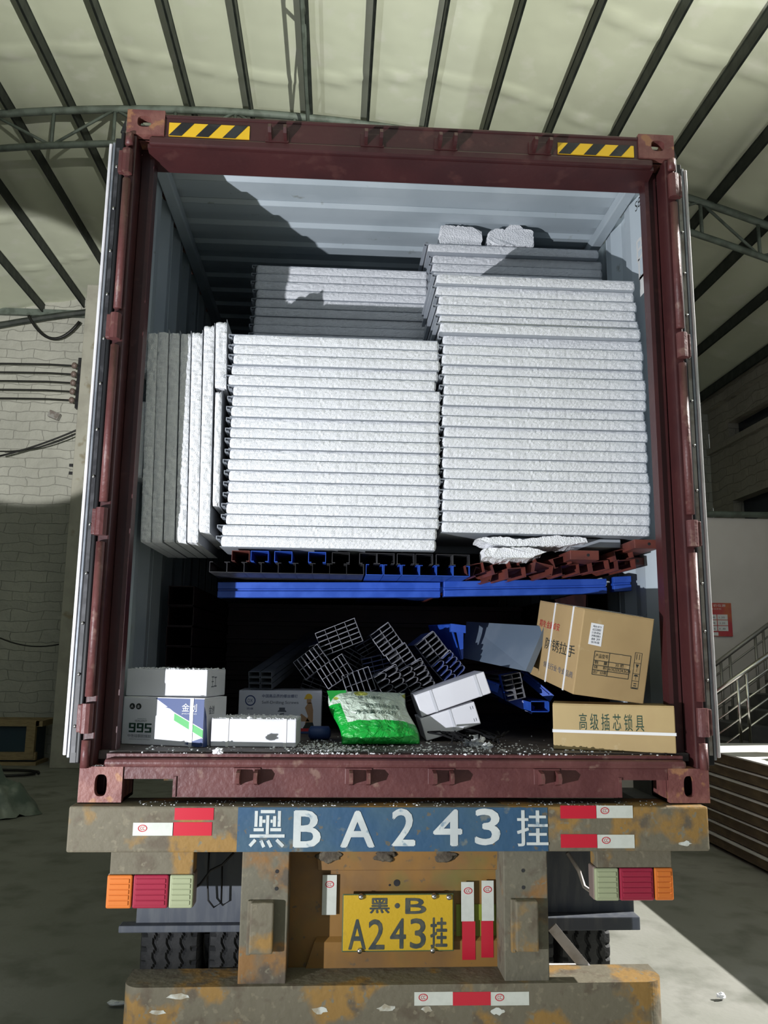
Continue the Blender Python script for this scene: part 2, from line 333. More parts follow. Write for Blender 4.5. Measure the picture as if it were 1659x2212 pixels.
# arched lattice trusses across the hall
def arch_truss(y, label):
    t = thing('roof_truss', label, 'truss', (-1.8, y, 8.2), 'arched roof trusses')
    top = lambda x: RZ(x)-.24; bot = lambda x: RZ(x)-.24-.46
    xs = [XL+.2+i*.3 for i in range(int((XR-XL-.3)/.3)+1)]
    o = (-1.8, y, 8.2)
    g = G(o); g.tube([(x, y, top(x)) for x in xs], .045, 6); g.build('top_chord', 'truss', t, True)
    g = G(o); g.tube([(x, y, bot(x)) for x in xs], .04, 6); g.build('bottom_chord', 'truss', t, True)
    g = G(o); x = XL+.4; i = 0
    while x < XR-.8:
        g.tube([(x, y, top(x)), (x, y, bot(x))], .022, 6)
        a, b = (top(x), bot(x+.72)) if i % 2 else (bot(x), top(x+.72))
        g.tube([(x, y, a), (x+.72, y, b)], .018, 6); x += .72; i += 1
    g.build('lattice', 'truss', t, True)
arch_truss(5.75, 'arched grey green lattice truss crossing the hall above the container')
t = thing('ridge_tie', 'lattice tie hanging under the doubled purlin near the ridge, running into the hall', 'truss', (-.72, 0, 8.1))
g = G((-.72, 0, 8.1)); g.tube([(-.72, -3.8, 8.0), (-.72, 5.7, 8.0)], .022, 6); g.build('chord', 'truss', t)
g = G((-.72, 0, 8.1)); y = -3.8; i = 0
while y < 5.2:
    a, b = (8.0, 8.34) if i % 2 else (8.34, 8.0)
    g.tube([(-.72, y, a), (-.72, y+.8, b)], .014, 6); y += .8; i += 1
g.build('lattice', 'truss', t)
# wires on the gable wall
for i in range(5):
    z = 6.74-.158*i; yy = YB-.55
    g = G(); g.tube([(-8.4, yy, z+.02)]+[(-8.4+.6*j, yy, z-.015*math.sin(j*.9)) for j in range(1, 6)]+[(-4.86, yy, z), (-4.3, yy, z)], .014, 6)
    tag(g.build('overhead_wire', 'cable'), 'straight dark wire along the whitewashed gable wall, %s of five from the top' % ORD[i], 'wire', 'parallel wires on the gable wall')
t = thing('insulator_bracket', 'black insulator rack on the left edge of the plastered pillar', 'bracket', (-4.9, YB-.5, 6.4))
g = G((-4.9, YB-.5, 6.4)); g.box(-4.90, -4.84, YB-.53, YB-.42, 5.98, 6.9); g.build('rail', 'black', t)
for i in range(5):
    g = G((-4.9, YB-.5, 6.4)); z = 6.74-.158*i; g.tube([(-4.95, YB-.56, z-.05), (-4.95, YB-.56, z), (-4.95, YB-.56, z+.05)], [.03, .055, .03], 8); g.build('insulator', 'lens_rim', t, True)
def sag(name, a, b, drop, r, label, n=14, m='cable'):
    a = Vector(a); b = Vector(b); g = G(a)
    g.tube([a.lerp(b, i/n)-Vector((0, 0, drop*4*(i/n)*(1-i/n))) for i in range(n+1)], r, 6)
    return tag(g.build(name, m, None, True), label, 'cable')
sag('drooping_cable', at(0, 985, Y=10.4), at(196, 915, Y=10.4), .05, .016, 'slanting black cable rising to the pillar below the straight wires')
sag('drooping_cable', at(0, 975, Y=10.5), at(196, 921, Y=10.5), .12, .012, 'thinner slanting cable just under the black one beside the pillar')
sag('drooping_cable', at(62, 682, Y=10.9), at(172, 695, Y=10.9), .38, .028, 'thick dark cable loop hanging under the roof edge on the gable wall')
sag('drooping_cable', at(0, 1378, Y=10.6), at(158, 1383, Y=10.6), .12, .012, 'thin cable sagging across the lower gable wall and pillar')
g = G(); a = at(150, 1005, Y=10.7); g.bar(a, a+Vector((.42, 0, 0)), .03, .05); a = at(149, 1022, Y=10.7); g.bar(a, a+Vector((.42, 0, 0)), .03, .05)
tag(g.build('pillar_clamp', 'black'), 'pair of dark flat iron bands clamped round the plastered pillar', 'clamp')
g = G(); g.bar(at(107, 893, Y=YB-.1), at(128, 902, Y=YB-.1), .1, .12); tag(g.build('pipe_stub', 'sill_grey'), 'short grey pipe stub sticking out of the gable wall left of the pillar', 'pipe')
# partition, poster, stairs at the right
t = thing('partition_wall', 'off white partition wall behind the stairs with a steel top rail', 'partition', (5.6, 8, 0))
g = G((5.6, 8, 0)); g.box(3.6, XR, 8.0, 8.08, 0, 3.80); g.build('panel', 'partition', t)
g = G((5.6, 8, 0)); g.tube([(3.6, 7.97, 3.84), (XR, 7.97, 3.86)], .045, 8); g.build('top_rail', 'truss', t, True)
g = G((5.6, 8, 0)); g.box(5.05, 5.08, 7.985, 8.0, 0, 3.8); g.build('joint_strip', 'partition', t)
pa = at(1525, 1302, Y=7.98); pb = at(1583, 1375, Y=7.98); x0, x1, z0, z1 = pa.x-.06, pb.x, pb.z, pa.z
t = thing('wall_poster', 'red poster with a white table, pinned on the off white partition', 'poster', ((x0+x1)/2, 7.98, z0))
o_ = t.location
M['poster_red'] = mat('poster_red', (.50, .05, .07), (.55, .16, .06), 2.2, rough=.5)
g = G(o_); g.box(x0, x1, 7.975, 7.985, z0, z1); g.build('sheet', 'poster_red', t)
g = G(o_); W_ = x1-x0; H_ = z1-z0
for i in range(3):
    for j in range(2): g.box(x0+W_*(.12+.38*j), x0+W_*(.47+.38*j), 7.970, 7.976, z0+H_*(.16+.17*i), z0+H_*(.31+.17*i))
g.box(x0+W_*.1, x0+W_*.5, 7.970, 7.976, z0+H_*.02, z0+H_*.12)
g.build('table_cells', 'paper', t)
text('heading', '价位源', 'paper', t, o_, (x0+W_*.38, 7.972, z1-H_*.12), (1, 0, 0), (0, 0, 1), W_*.42, H_*.08)
text('subheading', '信息公示栏', 'paper', t, o_, (x0+W_*.2, 7.972, z1-H_*.20), (1, 0, 0), (0, 0, 1), W_*.45, H_*.035)
for i in range(3):
    text('table_writing', ['2856', '3008', '5208'][i], 'ink_grey', t, o_, (x0+W_*.16, 7.9695, z0+H_*(.20+.17*i)), (1, 0, 0), (0, 0, 1), W_*.25, H_*.05)
    text('table_writing', ['1.8', '2.20', '1.20'][i], 'ink_grey', t, o_, (x0+W_*.55, 7.9695, z0+H_*(.20+.17*i)), (1, 0, 0), (0, 0, 1), W_*.2, H_*.05)
def stair():
    t = thing('staircase', 'dark staircase rising to the right beside the partition', 'stairs', (5, 6.6, 0)); g = G((5, 6.6, 0))
    for i in range(14):
        x = 3.3+i*.26; g.box(x, XR-.02 if i > 11 else x+.28, 6.25, 7.3, max(0, .17*i-.12), .17*(i+1), .005)
    g.build('steps', 'stair', t)
stair()
def railing(a, b, nb, sp, y, m, label, posts, h):
    t = thing('stair_railing', label, 'railing', (a[0], y, a[2]-h), 'stair railings'); o = t.location
    a = Vector(a); b = Vector(b); d = (b-a); a0 = a-d*.5; b0 = b+d*.9
    g = G(o); g.tube([a0, b0], .03, 10); g.build('handrail', m, t, True)
    for k in range(nb):
        g = G(o); z = Vector((0, 0, -(.15+sp*k))); g.tube([a0+z, b0+z], .013, 8); g.build('bar', m, t, True)
    for f in posts:
        p = a.lerp(b, f); g = G(o); g.tube([p, p-Vector((0, 0, h))], .02, 8); g.build('post', m, t, True)
railing(at(1547, 1495, Y=5.8), at(1659, 1415, Y=5.8), 4, .155, 5.8, 'stainless', 'shiny stainless stair railing in front, nearer the board stack', (-.45, .40, .57, 1.3), .85)
railing(at(1545, 1435, Y=7.6), at(1659, 1350, Y=7.6), 3, .22, 7.6, 'darkrail', 'dull steel stair railing behind, against the partition', (.1, .27, .75, .9, 1.4), 1.0)
# stack of sandwich boards at the right
SX, SY0, SY1 = 3.42, -.5, 5.35
n = 8; z = .03
for i in range(n):
    h = .092; jx = random.uniform(-.02, .02); jy = random.uniform(-.03, .05)
    top = i == n-1
    lb = 'white-faced board with brown edges, topmost of the stack by the stairs' if top else 'brown-edged board, %s from the bottom of the stack by the stairs' % ORD[i]
    t = thing('sandwich_board', lb, 'board', (SX+jx, SY1+jy, z), 'boards stacked beside the stairs'); o = t.location
    g = G(o); g.box(SX+jx+.02, SX+1.5, SY0, SY1+jy, z, z+h, .008); g.build('core', 'board_edge', t)
    g = G(o); g.box(SX+jx, SX+1.5, SY0, SY1+jy+.01, z+h, z+h+.012); g.build('facing', 'board_top', t)
    z += h+.021
SZ = z
def crumple(c, r, seed, label):
    g = G(c)
    t = bmesh.new(); bmesh.ops.create_icosphere(t, subdivisions=4, radius=1)
    for v in t.verts:
        d = noise.voronoi(v.co*2.3+Vector((seed, 0, 0)))[0][0]
        v.co *= .62+.75*d
    mp = [g.bm.verts.new(Vector((v.co.x*r[0], v.co.y*r[1], v.co.z*r[2]))+Vector(c)-g.o) for v in t.verts]
    t.verts.ensure_lookup_table()
    for f in t.faces: g.bm.faces.new([mp[v.index] for v in f.verts])
    t.free(); return tag(g.build('crumpled_paper', 'crumple'), label, 'paper')
crumple((3.99, 3.95, SZ+.115), (.20, .20, .10), 1, 'crumpled brown wrapping paper lying on the white board stack')
crumple((4.05, 4.42, SZ+.26), (.16, .16, .22), 4, 'tall crumpled yellowish paper standing behind the lower brown paper')
# wooden crate and plastic heap at the left
x0 = -6.9; t = thing('wooden_crate', 'pale timber crate frame with dark blue lining against the gable wall', 'crate', (-5.6, 10.5, 0)); o = t.location
g = G(o); g.box(-6.9, -4.97, 10.42, 10.50, .60, .70, .005); g.box(-6.9, -4.99, 10.42, 10.50, .08, .20, .005); g.box(-5.16, -5.02, 10.40, 10.48, .1, .68); g.box(-6.9, -4.9, 10.9, 10.98, .60, .70); g.box(-5.02, -4.92, 10.42, 10.98, .60, .69)
g.box(-6.9, -4.97, 10.4, 10.98, .0, .05); g.build('frame', 'wood', t)
g = G(o); g.box(-6.85, -5.04, 10.52, 10.95, .05, .62); g.build('lining', 'blue_tarp', t)
g = G((-4.0, 6.3, 0))
def heap(a, b):
    th = 2*math.pi*a; r = b
    h = .60*(1-r**1.6)+.05; rr = r*(.62+.10*math.sin(th*5+1)+.05*math.sin(th*11))
    x = -4.22+rr*math.cos(th)*.95; y = 6.4+rr*math.sin(th)*.9
    z = h*(1+.35*noise.noise(Vector((x*5, y*5, 1))))-.05*r+.06*noise.noise(Vector((x*14, y*14, 3)))
    return (x, y, max(z, .004))
g.grid(heap, 60, 24); bmesh.ops.remove_doubles(g.bm, verts=g.bm.verts, dist=.002)
tag(g.build('plastic_sheet_heap', 'tarp', None, True), 'heap under translucent plastic sheeting on the hall floor at the left', 'plastic sheet')
g = G(); g.tube([(-5.2+.7*math.cos(i*.4)*.9, 9.4+.3*math.sin(i*.4), .03) for i in range(16)], .022, 6)
tag(g.build('coiled_hose', 'cable', None, True), 'thin dark hose looped on the floor before the wooden crate', 'hose')
g = G(at(250, 2167, Z=.02)); g.blob(at(250, 2167, Z=.02), .035, 3, .3, 2, (1.3, .6, .35)); tag(g.build('foam_scrap', 'foam2'), 'flat white foam scrap on the floor left of the trailer bumper', 'foam')
g = G(at(1558, 2151, Z=.02)); g.blob(at(1558, 2151, Z=.02), .022, 5, .4, 2, (1.1, .8, .7)); tag(g.build('foam_scrap', 'foam2'), 'small white foam scrap on the sunlit floor at the right', 'foam')

# ------------------------------------------------------------------ shipping container
HZ = BZ+2.896; LEN = 6.06; CEIL = 4.115
ct = thing('shipping_container', 'maroon steel shipping container with both rear doors open, standing on the trailer', 'container', (0, 3, BZ)); co_ = Vector((0, 3, BZ))
def cpart(name, g, m, smooth=False, parent=None): return g.build(name, m, parent or ct, smooth)
for sx in (-1, 1):
    # corrugated side walls
    g = G(co_); prof = []
    y = .16; per = .278; d = .036
    while y < LEN-.1:
        prof += [(y, 0), (y+.072, 0), (y+.14, d), (y+.21, d)]; y += per
    prof.append((LEN-.02, 0)); xi = sx*1.172
    for (ya, da), (yb, db) in zip(prof, prof[1:]):
        g.face([(xi+sx*da, ya, FZ-.05), (xi+sx*db, yb, FZ-.05), (xi+sx*db, yb, CEIL), (xi+sx*da, ya, CEIL)])
    w_ = cpart('side_wall', g, 'inside')
    mo = w_.modifiers.new('s', 'SOLIDIFY'); mo.thickness = .003
    g = G(co_); g.box(*sorted((sx*1.212, sx*1.219)), .14, LEN, FZ, CEIL); cpart('outer_side_panel', g, 'maroon')
    # rails
    g = G(co_); g.box(*sorted((sx*1.108, sx*1.165)), .16, LEN, CEIL-.062, CEIL-.004, .006); cpart('top_side_rail', g, 'inside')
    g = G(co_); g.box(*sorted((sx*1.15, sx*1.219)), .1, LEN, BZ+.02, FZ-.0, .004); cpart('bottom_side_rail', g, 'maroon')
    # corner posts
    g = G(co_); g.box(*sorted((sx*1.172, sx*1.217)), .0, .10, BZ+.118, HZ-.118, .006); cpart('corner_post', g, 'maroon')
    g = G(co_); g.box(*sorted((sx*1.125, sx*1.175)), .105, .15, BZ+.118, HZ-.118, .004); g.box(*sorted((sx*1.112, sx*1.130)), .085, .15, BZ+.15, HZ-.13); cpart('post_channel', g, 'maroon')
    g = G(co_); g.box(*sorted((sx*1.128, sx*1.176)), .152, .166, FZ-.02, CEIL); cpart('post_backing', g, 'sill_grey' if sx < 0 else 'inside')
    # hinge pins down the post
    hz = [BZ+.02+.118+v for v in (.17, .93, 1.75, 2.50)]
    g = G(co_); zz = [BZ+.12, *[q_ for h in hz for q_ in (h-.075, h+.075)], HZ-.12]
    for a, b in zip(zz[::2], zz[1::2]): g.tube([(sx*1.2, -.012, a+.006), (sx*1.2, -.012, b-.006)], .017, 10)
    cpart('hinge_rod', g, 'maroon_worn', True)
    for h in hz:
        g = G(co_); g.tube([(sx*1.203, -.014, h-.055), (sx*1.203, -.014, h+.055)], .023, 10); g.box(*sorted((sx*1.195, sx*1.24)), -.02, .005, h-.052, h+.052, .004)
        cpart('hinge', g, 'maroon_worn')
    # castings
    g = G(co_); ux = (1, 0, 0); xa = -1.219 if sx < 0 else 1.219-.162
    g.holed((0, .162, 0, .118), (.075 if sx < 0 else .087, .062, .030, .026), (xa, -.006, HZ-.118), ux, (0, 0, 1), (0, .045, 0))
    g.box(xa, xa+.162, .15, .175, HZ-.118, HZ); g.box(xa if sx < 0 else xa+.13, xa+.032 if sx < 0 else xa+.162, .03, .16, HZ-.118, HZ-.0); g.box(xa, xa+.162, .03, .16, HZ-.118, HZ-.1)
    g.box(xa+.13 if sx < 0 else xa, xa+.162 if sx < 0 else xa+.03, .03, .16, HZ-.118, HZ); cpart('corner_casting', g, 'maroon_cast')
    g = G(co_); g.holed((0, .162, 0, .130), (.082, .062, .023, .040), (xa, -.006, BZ), ux, (0, 0, 1), (0, .03, 0))
    g.box(xa if sx < 0 else xa+.14, xa+.022 if sx < 0 else xa+.162, .02, .175, BZ, BZ+.13); g.box(xa+.14 if sx < 0 else xa, xa+.162 if sx < 0 else xa+.022, .02, .175, BZ, BZ+.13)
    g.box(xa, xa+.162, .02, .175, BZ, BZ+.012); g.box(xa, xa+.162, .02, .175, BZ+.118, BZ+.13); g.box(xa, xa+.162, .16, .175, BZ, BZ+.13); cpart('corner_casting', g, 'maroon_cast')
# roof, corrugated across the width
g = G(co_); y = .15; prof = []
while y < LEN-.1:
    prof += [(y, 0), (y+.085, 0), (y+.105, -.018), (y+.19, -.018)]; y += .21
prof = [(a, CEIL+b+.018) for a, b in prof]
for (ya, za), (yb, zb) in zip(prof, prof[1:]): g.face([(-1.17, ya, za), (1.17, ya, za), (1.17, yb, zb), (-1.17, yb, zb)])
r_ = cpart('roof', g, 'inside'); r_.modifiers.new('s', 'SOLIDIFY').thickness = .003
g = G(co_); g.box(-1.21, 1.21, .1, LEN, CEIL+.024, HZ-.002); cpart('roof_top', g, 'maroon')
g = G(co_); g.box(-1.219, 1.219, LEN-.05, LEN, BZ, HZ); cpart('front_end_wall', g, 'inside')
g = G(co_); g.box(-1.17, 1.17, .06, LEN-.05, FZ-.03, FZ); cpart('cargo_floor', g, 'floor_ply')
# header
g = G(co_); g.box(-1.06, 1.06, .004, .02, 4.02, 4.13, .003); g.box(-1.12, 1.12, -.004, .03, 3.985, 4.024, .008); g.box(-1.06, 1.06, .0, .10, 4.118, 4.134, .004)
cpart('door_header', g, 'maroon')
g = G(co_); g.hexa([(-1.13, .02, 3.982), (1.13, .02, 3.982), (1.13, .16, 3.955), (-1.13, .16, 3.955), (-1.13, .02, 4.0), (1.13, .02, 4.0), (1.13, .16, 4.118), (-1.13, .16, 4.118)]); cpart('header_soffit', g, 'maroon')
# sill with forklift notches
g = G(co_); g.prism([(-1.055, 1.36), (-1.055, 1.335), (-.862, 1.335), (-.862, 1.27), (.865, 1.27), (.865, 1.335), (1.055, 1.335), (1.055, 1.36), (1.055, 1.385), (-1.055, 1.385)], (0, .0, 0), (1, 0, 0), (0, 0, 1), (0, .02, 0))
g.box(-.868, -.856, -.006, .16, 1.27, 1.345); g.box(.856, .868, -.006, .16, 1.27, 1.345); g.box(-1.13, 1.13, -.014, .03, 1.378, 1.410, .012)
g.box(-1.13, 1.13, .025, .09, 1.385, FZ-.006)
g.box(-.86, .86, .15, .17, 1.27, 1.39); g.box(-.86, .86, .02, .16, 1.265, 1.275)
cpart('door_sill', g, 'maroon_worn')
# lock rod keepers
def keeper(x, z, up, big=1):
    g = G(co_); s = up
    g.box(x-.052, x+.052, -.006, .002, z-.03, z+.03, .002)
    for dx, h in ((-.036, .045), (.030, .062)):
        g.prism([(0, -.026*s), (-.052, -.018*s), (-.066, .000*s), (-.058, .020*s), (-.024, .026*s+.0), (0, (.034)*s)], (x+dx, 0, z), (0, 1, 0), (0, 0, 1), (.014, 0, 0))
    cpart('lock_keeper', g, 'maroon_worn' if s < 0 else 'maroon')
for px in (597, 805, 965, 1170): keeper(at(px, 310+(px-597)*.035, Y=-.03).x, 4.052, 1)
for px in (532, 775, 955, 1185): keeper(at(px, 1667, Y=-.03).x, 1.347, -1)
# hazard stripes
def stripes(xa, xb, z0, z1, lean=1):
    g = G(co_); g.box(xa, xb, -.0012, .0042, z0, z1); f = cpart('hazard_tape', g, 'yellow'); w3 = (xb-xa); n = 3; h = z1-z0
    g = G(co_); st = w3/n
    for i in range(n):
        a = xa+st*i+(.0 if i else .0); b = a+st*.48; sk = h*.85
        g.prism([(a, 0), (b, 0), (b+sk, h), (a+sk, h)] if a+st*.48+sk < xb else [(a, 0), (b, 0), (xb, h), (a+sk, h)], (0, -.0028, z0), (1, 0, 0), (0, 0, 1), (0, .001, 0))
    g.build('black_stripes', 'black', f)
stripes(at(365, 280, Y=0).x, at(539, 290, Y=0).x, at(450, 297, Y=0).z, at(450, 269, Y=0).z)
stripes(at(1205, 320, Y=0).x, at(1369, 328, Y=0).x, at(1290, 336, Y=0).z, at(1290, 312, Y=0).z)
# letters on the right inner wall
for ch, px, py, hh in (('B', 1382, 548, .09), ('L', 1386, 588, .09), ('I', 1389, 622, .08)):
    p = at(px, py, X=1.166); text('wall_lettering', ch, 'board_top', ct, co_, (1.166, p.y+.035, p.z-.03), (0, -1, 0), (0, 0, 1), .085, hh+.02)
p = at(1376, 452, X=1.16); text('wall_scribble', 'S8', 'ink', ct, co_, (1.164, p.y+.03, p.z), (0, -1, 0), (0, 0, 1), .07, .05)
# doors folded back along the sides
for sx in (-1, 1):
    t = thing('container_door', 'open container door folded back along the %s side, its edge towards us' % ('left' if sx < 0 else 'right'), 'door', (sx*1.27, .6, 1.37), 'open container doors'); o = t.location
    z0, z1 = 1.40, 4.045
    f = lambda a, b: sorted((sx*a, sx*b))
    g = G(o); g.box(*f(1.252, 1.288), .11, 1.26, z0+.02, z1-.02, .004); g.build('door_leaf', 'maroon', t)
    g = G(o); g.box(*f(1.300, 1.314), .08, 1.28, z0+.01, z1-.01, .004); g.build('lining_edge', 'door_white', t)
    g = G(o); g.box(*f(1.288, 1.300), .086, 1.27, z0-.0, z1, .003); g.build('grey_lip', 'galv', t)
    g = G(o); g.box(*f(1.244, 1.262), .068, .12, z0-.02, z1+.045, .006); g.box(*f(1.262, 1.288), .086, .12, z0-.02, z1+.02, .002); g.prism([(0, 0), (.02, 0), (.0, .07)], (sx*1.246, .07, z1+.04), (sx, 0, 0), (0, 0, 1), (0, .01, 0)); g.build('gasket', 'gasket', t)
    g = G(o); g.box(*f(1.266, 1.281), .080, .088, z0+.02, z1-.03); g.build('gasket_retainer', 'steel_black' if sx < 0 else 'sill_grey', t)
    for i in range(13):
        g = G(o); zz = z0+.12+i*.2; g.tube([(sx*1.274, .074, zz), (sx*1.274, .081, zz)], [.005, .008], 8); g.build('rivet', 'rivet', t, True)

# ------------------------------------------------------------------ trailer
tr = thing('semi_trailer', 'rusty yellow semi-trailer under the container, rear beam lettered white on blue', 'trailer', (0, 3, 0)); to = Vector((0, 3, 0))
def tp(name, g, m, smooth=False, parent=None): return g.build(name, m, parent or tr, smooth)
g = G(to)
g.box(-1.232, 1.185, -.06, .13, 1.083, 1.246, .008); RB = tp('rear_beam', g, 'rust_yellow')
for xa in (-.63, .39): g = G(to); g.box(xa, xa+.13, .0, .1, 1.2462, 1.2498); tp('support_pad', g, 'rust_brown')
g = G(to); g.box(-.612, .556, -.0622, -.058, 1.086, 1.243); bp_ = tp('painted_number_panel', g, 'bluepaint', parent=None)
CH = [('黑', 537, 618, 1750, 1830), ('B', 635, 692, 1752, 1829), ('A', 737, 808, 1753, 1829), ('2', 848, 895, 1748, 1826), ('4', 938, 996, 1750, 1826), ('3', 1028, 1078, 1748, 1824), ('挂', 1118, 1182, 1750, 1828)]
for ch, xa, xb, ya, yb in CH:
    if ch == '黑': continue
    a = at(xa, yb, Y=-.063); b = at(xb, ya, Y=-.063)
    g = G(to); text_into(g, ch, (a.x, -.0635, a.z), (1, 0, 0), (0, 0, 1), b.x-a.x, b.z-a.z, .0006)
    # sprayed letters are bold: thicken each outline
    fs = list(g.bm.faces)
    me = bpy.data.meshes.new('number_character'); g.bm.to_mesh(me); g.bm.free(); me.materials.append(M['whitepaint']); ob = link('number_character', me, tr)
    for dx, dz in (((.004, 0), (-.004, 0), (0, .003), (0, -.003)) if ch != '挂' else ((.002, 0), (-.002, 0))):
        n0 = len(me.vertices)
        bm = bmesh.new(); bm.from_mesh(me)
        if dx or dz:
            src = [f for f in bm.faces if f.index < len(fs)]
            r = bmesh.ops.duplicate(bm, geom=src); vs = [v for v in r['geom'] if isinstance(v, bmesh.types.BMVert)]
            bmesh.ops.translate(bm, verts=vs, vec=(dx, -.0003-dx*.03-dz*.07, dz))
        bm.to_mesh(me); bm.free()
# stencilled first character built from strokes
g = G(to); a = at(537, 1830, Y=-.063); b = at(618, 1750, Y=-.063); w3, h3 = b.x-a.x, b.z-a.z
def st(x0, y0, x1, y1, wd=.085): g.bar((a.x+w3*x0, -.0635, a.z+h3*y0), (a.x+w3*x1, -.0635, a.z+h3*y1), .001, wd*w3*1.0, up=(x0-x1 == 0 and (1, 0, 0) or (0, 0, 1)))
for s_ in ((.30, .96, .70, .96), (.18, .55, .18, .98), (.82, .55, .82, .98), (.5, .34, .5, .86), (.31, .55, .31, .84), (.69, .55, .69, .84), (.12, .47, .40, .47), (.58, .47, .88, .47), (.36, .7, .44, .7), (.58, .7, .64, .7), (.02, .30, .98, .30)):
    st(*s_)
for s_ in ((.18, .20, .03, .03), (.33, .18, .42, .0), (.52, .18, .62, .0), (.76, .20, .95, .02)):
    g.bar((a.x+w3*s_[0], -.0635, a.z+h3*s_[1]), (a.x+w3*s_[2], -.0635, a.z+h3*s_[3]), .001, .012, up=(0, 0, 1))
tp('number_character', g, 'whitepaint')
# reflective stickers
def sticker(pts, y, m, mark=None, tilt=0):
    (xa, ya), (xb, yb) = pts; a = at(xa, ya, Y=y); b = at(xb, yb, Y=y)
    g = G(to); g.box(min(a.x, b.x), max(a.x, b.x), y-.0016, y-.0002, min(a.z, b.z), max(a.z, b.z)); s_ = tp('reflective_sticker', g, m)
    if mark:
        cx, cz = mark; c = at(cx, cz, Y=y)
        g = G(to); r = .0125
        ring = [(math.cos(2*math.pi*k/20), math.sin(2*math.pi*k/20)) for k in range(20)]
        for k in range(20):
            p, q_ = ring[k], ring[(k+1) % 20]
            g.face([(c.x+p[0]*r*1.35, y-.0026, c.z+p[1]*r), (c.x+q_[0]*r*1.35, y-.0026, c.z+q_[1]*r), (c.x+q_[0]*r*1.1, y-.0026, c.z+q_[1]*r*.78), (c.x+p[0]*r*1.1, y-.0026, c.z+p[1]*r*.78)])
        text_into(g, 'CC', (c.x-.008, y-.0022, c.z-.006), (1, 0, 0), (0, 0, 1), .016, .012, .0004)
        tp('certification_mark', g, 'refl_red', parent=s_)
yb_ = -.0605
sticker(((378, 1745), (461, 1771)), yb_, 'refl_red'); sticker(((374, 1776), (457, 1805)), yb_, 'refl_red'); sticker(((288, 1777), (374, 1805)), yb_, 'refl_white', (308, 1789))
sticker(((1210, 1740), (1288, 1768)), yb_, 'refl_red'); sticker(((1288, 1740), (1367, 1767)), yb_, 'refl_white', (1306, 1751))
sticker(((1211, 1802), (1290, 1831)), yb_, 'refl_red'); sticker(((1290, 1803), (1371, 1832)), yb_, 'refl_white', (1309, 1815))
# columns
for x0, x1 in ((-.592, -.418), (.388, .556)):
    g = G(to); g.box(x0, x1, -.04, .12, .50, 1.085, .004); tp('rear_column', g, 'rust_brown')
    xc = x0+(.04 if x0 < 0 else .035)
    za, zb = at(550, 1950, Y=-.08).z, at(550, 2062, Y=-.08).z
    g = G(to); g.box(xc, xc+.085, -.085, -.04, zb, za, .006); g.box(xc-.012, xc+.004, -.06, -.04, zb-.01, za, .003); tp('buffer_pad', g, 'rust_yellow')
    for zz in (1.012, .952):
        g = G(to); xh = x0+(.13 if x0 < 0 else .075); g.tube([(xh, -.0415, zz), (xh, -.0395, zz)], .007, 10); tp('bolt_hole', g, 'black')
# recessed centre panel
YP = .12
g = G(to); g.box(-.43, .40, YP, YP+.02, .60, 1.10); g.hexa([(-.31, YP-.035, .985), (.40, YP-.035, .985), (.40, YP, .975), (-.31, YP, .975), (-.32, YP-.045, 1.084), (.40, YP-.045, 1.084), (.40, YP, 1.084), (-.32, YP, 1.084)])
g.hexa([(-.36, YP-.02, .60), (.40, YP-.02, .60), (.40, YP, .60), (-.36, YP, .60), (-.32, YP-.02, .72), (.40, YP-.02, .72), (.40, YP, .735), (-.31, YP, .735)])
tp('centre_panel', g, 'orange_panel')
for px in (712, 832, 960):
    a = at(px, 1848, Y=YP-.045); g = G(to); g.blob((a.x, YP-.044, a.z-.004), .02, px, .3, 3, (2.1, .25, 1.0)); tp('scorched_weld', g, 'scorch', True)
a = at(857, 1907, Y=YP); g = G(to); g.tube([(a.x, YP-.002, a.z), (a.x, YP+.001, a.z)], .0125, 16); g.tube([(a.x-.028, YP-.002, a.z-.008), (a.x-.028, YP+.001, a.z-.008)], .004, 8); tp('drilled_hole', g, 'black')
g = G(to); a = at(985, 1953, Y=YP); b = at(1088, 2072, Y=YP); g.box(a.x, b.x, YP-.003, YP-.001, b.z, a.z); M['limepaint'] = mat('lime_overspray', (.20, .24, .02), (.25, .20, .03), 6, (.62, .7), rough=.6); tp('lime_paint_patch', g, 'limepaint')
# number plate
PY = YP-.045; a = at(738, 2057, Y=PY); b = at(980, 1930, Y=PY); PW, PH = b.x-a.x, b.z-a.z
g = G(to); g.box(a.x, b.x, PY, PY+.004, a.z, b.z, .002); plate = tp('number_plate', g, 'plate_edge')
g = G(to); g.box(a.x+.004, b.x-.004, PY-.002, PY+.001, a.z+.005, b.z-.004, .001); tp('plate_face', g, 'plate', parent=plate)
g = G(to); g.box(a.x+.02, b.x-.02, PY+.004, YP-.001, a.z+.02, b.z-.02); tp('plate_mount', g, 'rust_brown', parent=plate)
M['plate_ink'] = mat('plate_black', (.035, .045, .045), (.07, .07, .05), 30, rough=.5)
def pch(ch, xa, ya, xb, yb, bold=.0016):
    p = at(xa, yb, Y=PY); q_ = at(xb, ya, Y=PY); g = G(to)
    for i, (dx, dz) in enumerate(((0, 0), (bold, 0), (-bold, 0), (0, bold), (0, -bold))): text_into(g, ch, (p.x+dx, PY-.0022, p.z+dz), (1, 0, 0), (0, 0, 1), q_.x-p.x, q_.z-p.z, .0004+.0002*i)
    me = bpy.data.meshes.new('plate_character'); g.bm.to_mesh(me); g.bm.free(); me.materials.append(M['plate_ink']); link('plate_character', me, plate)
pch('黑', 799, 1940, 841, 1972); pch('·', 853, 1951, 863, 1961); pch('B', 876, 1940, 920, 1973)
pch('A', 753, 1986, 790, 2050); pch('2', 796, 1986, 830, 2050); pch('4', 843, 1984, 876, 2048); pch('3', 886, 1984, 919, 2048); pch('挂', 930, 1982, 965, 2046)
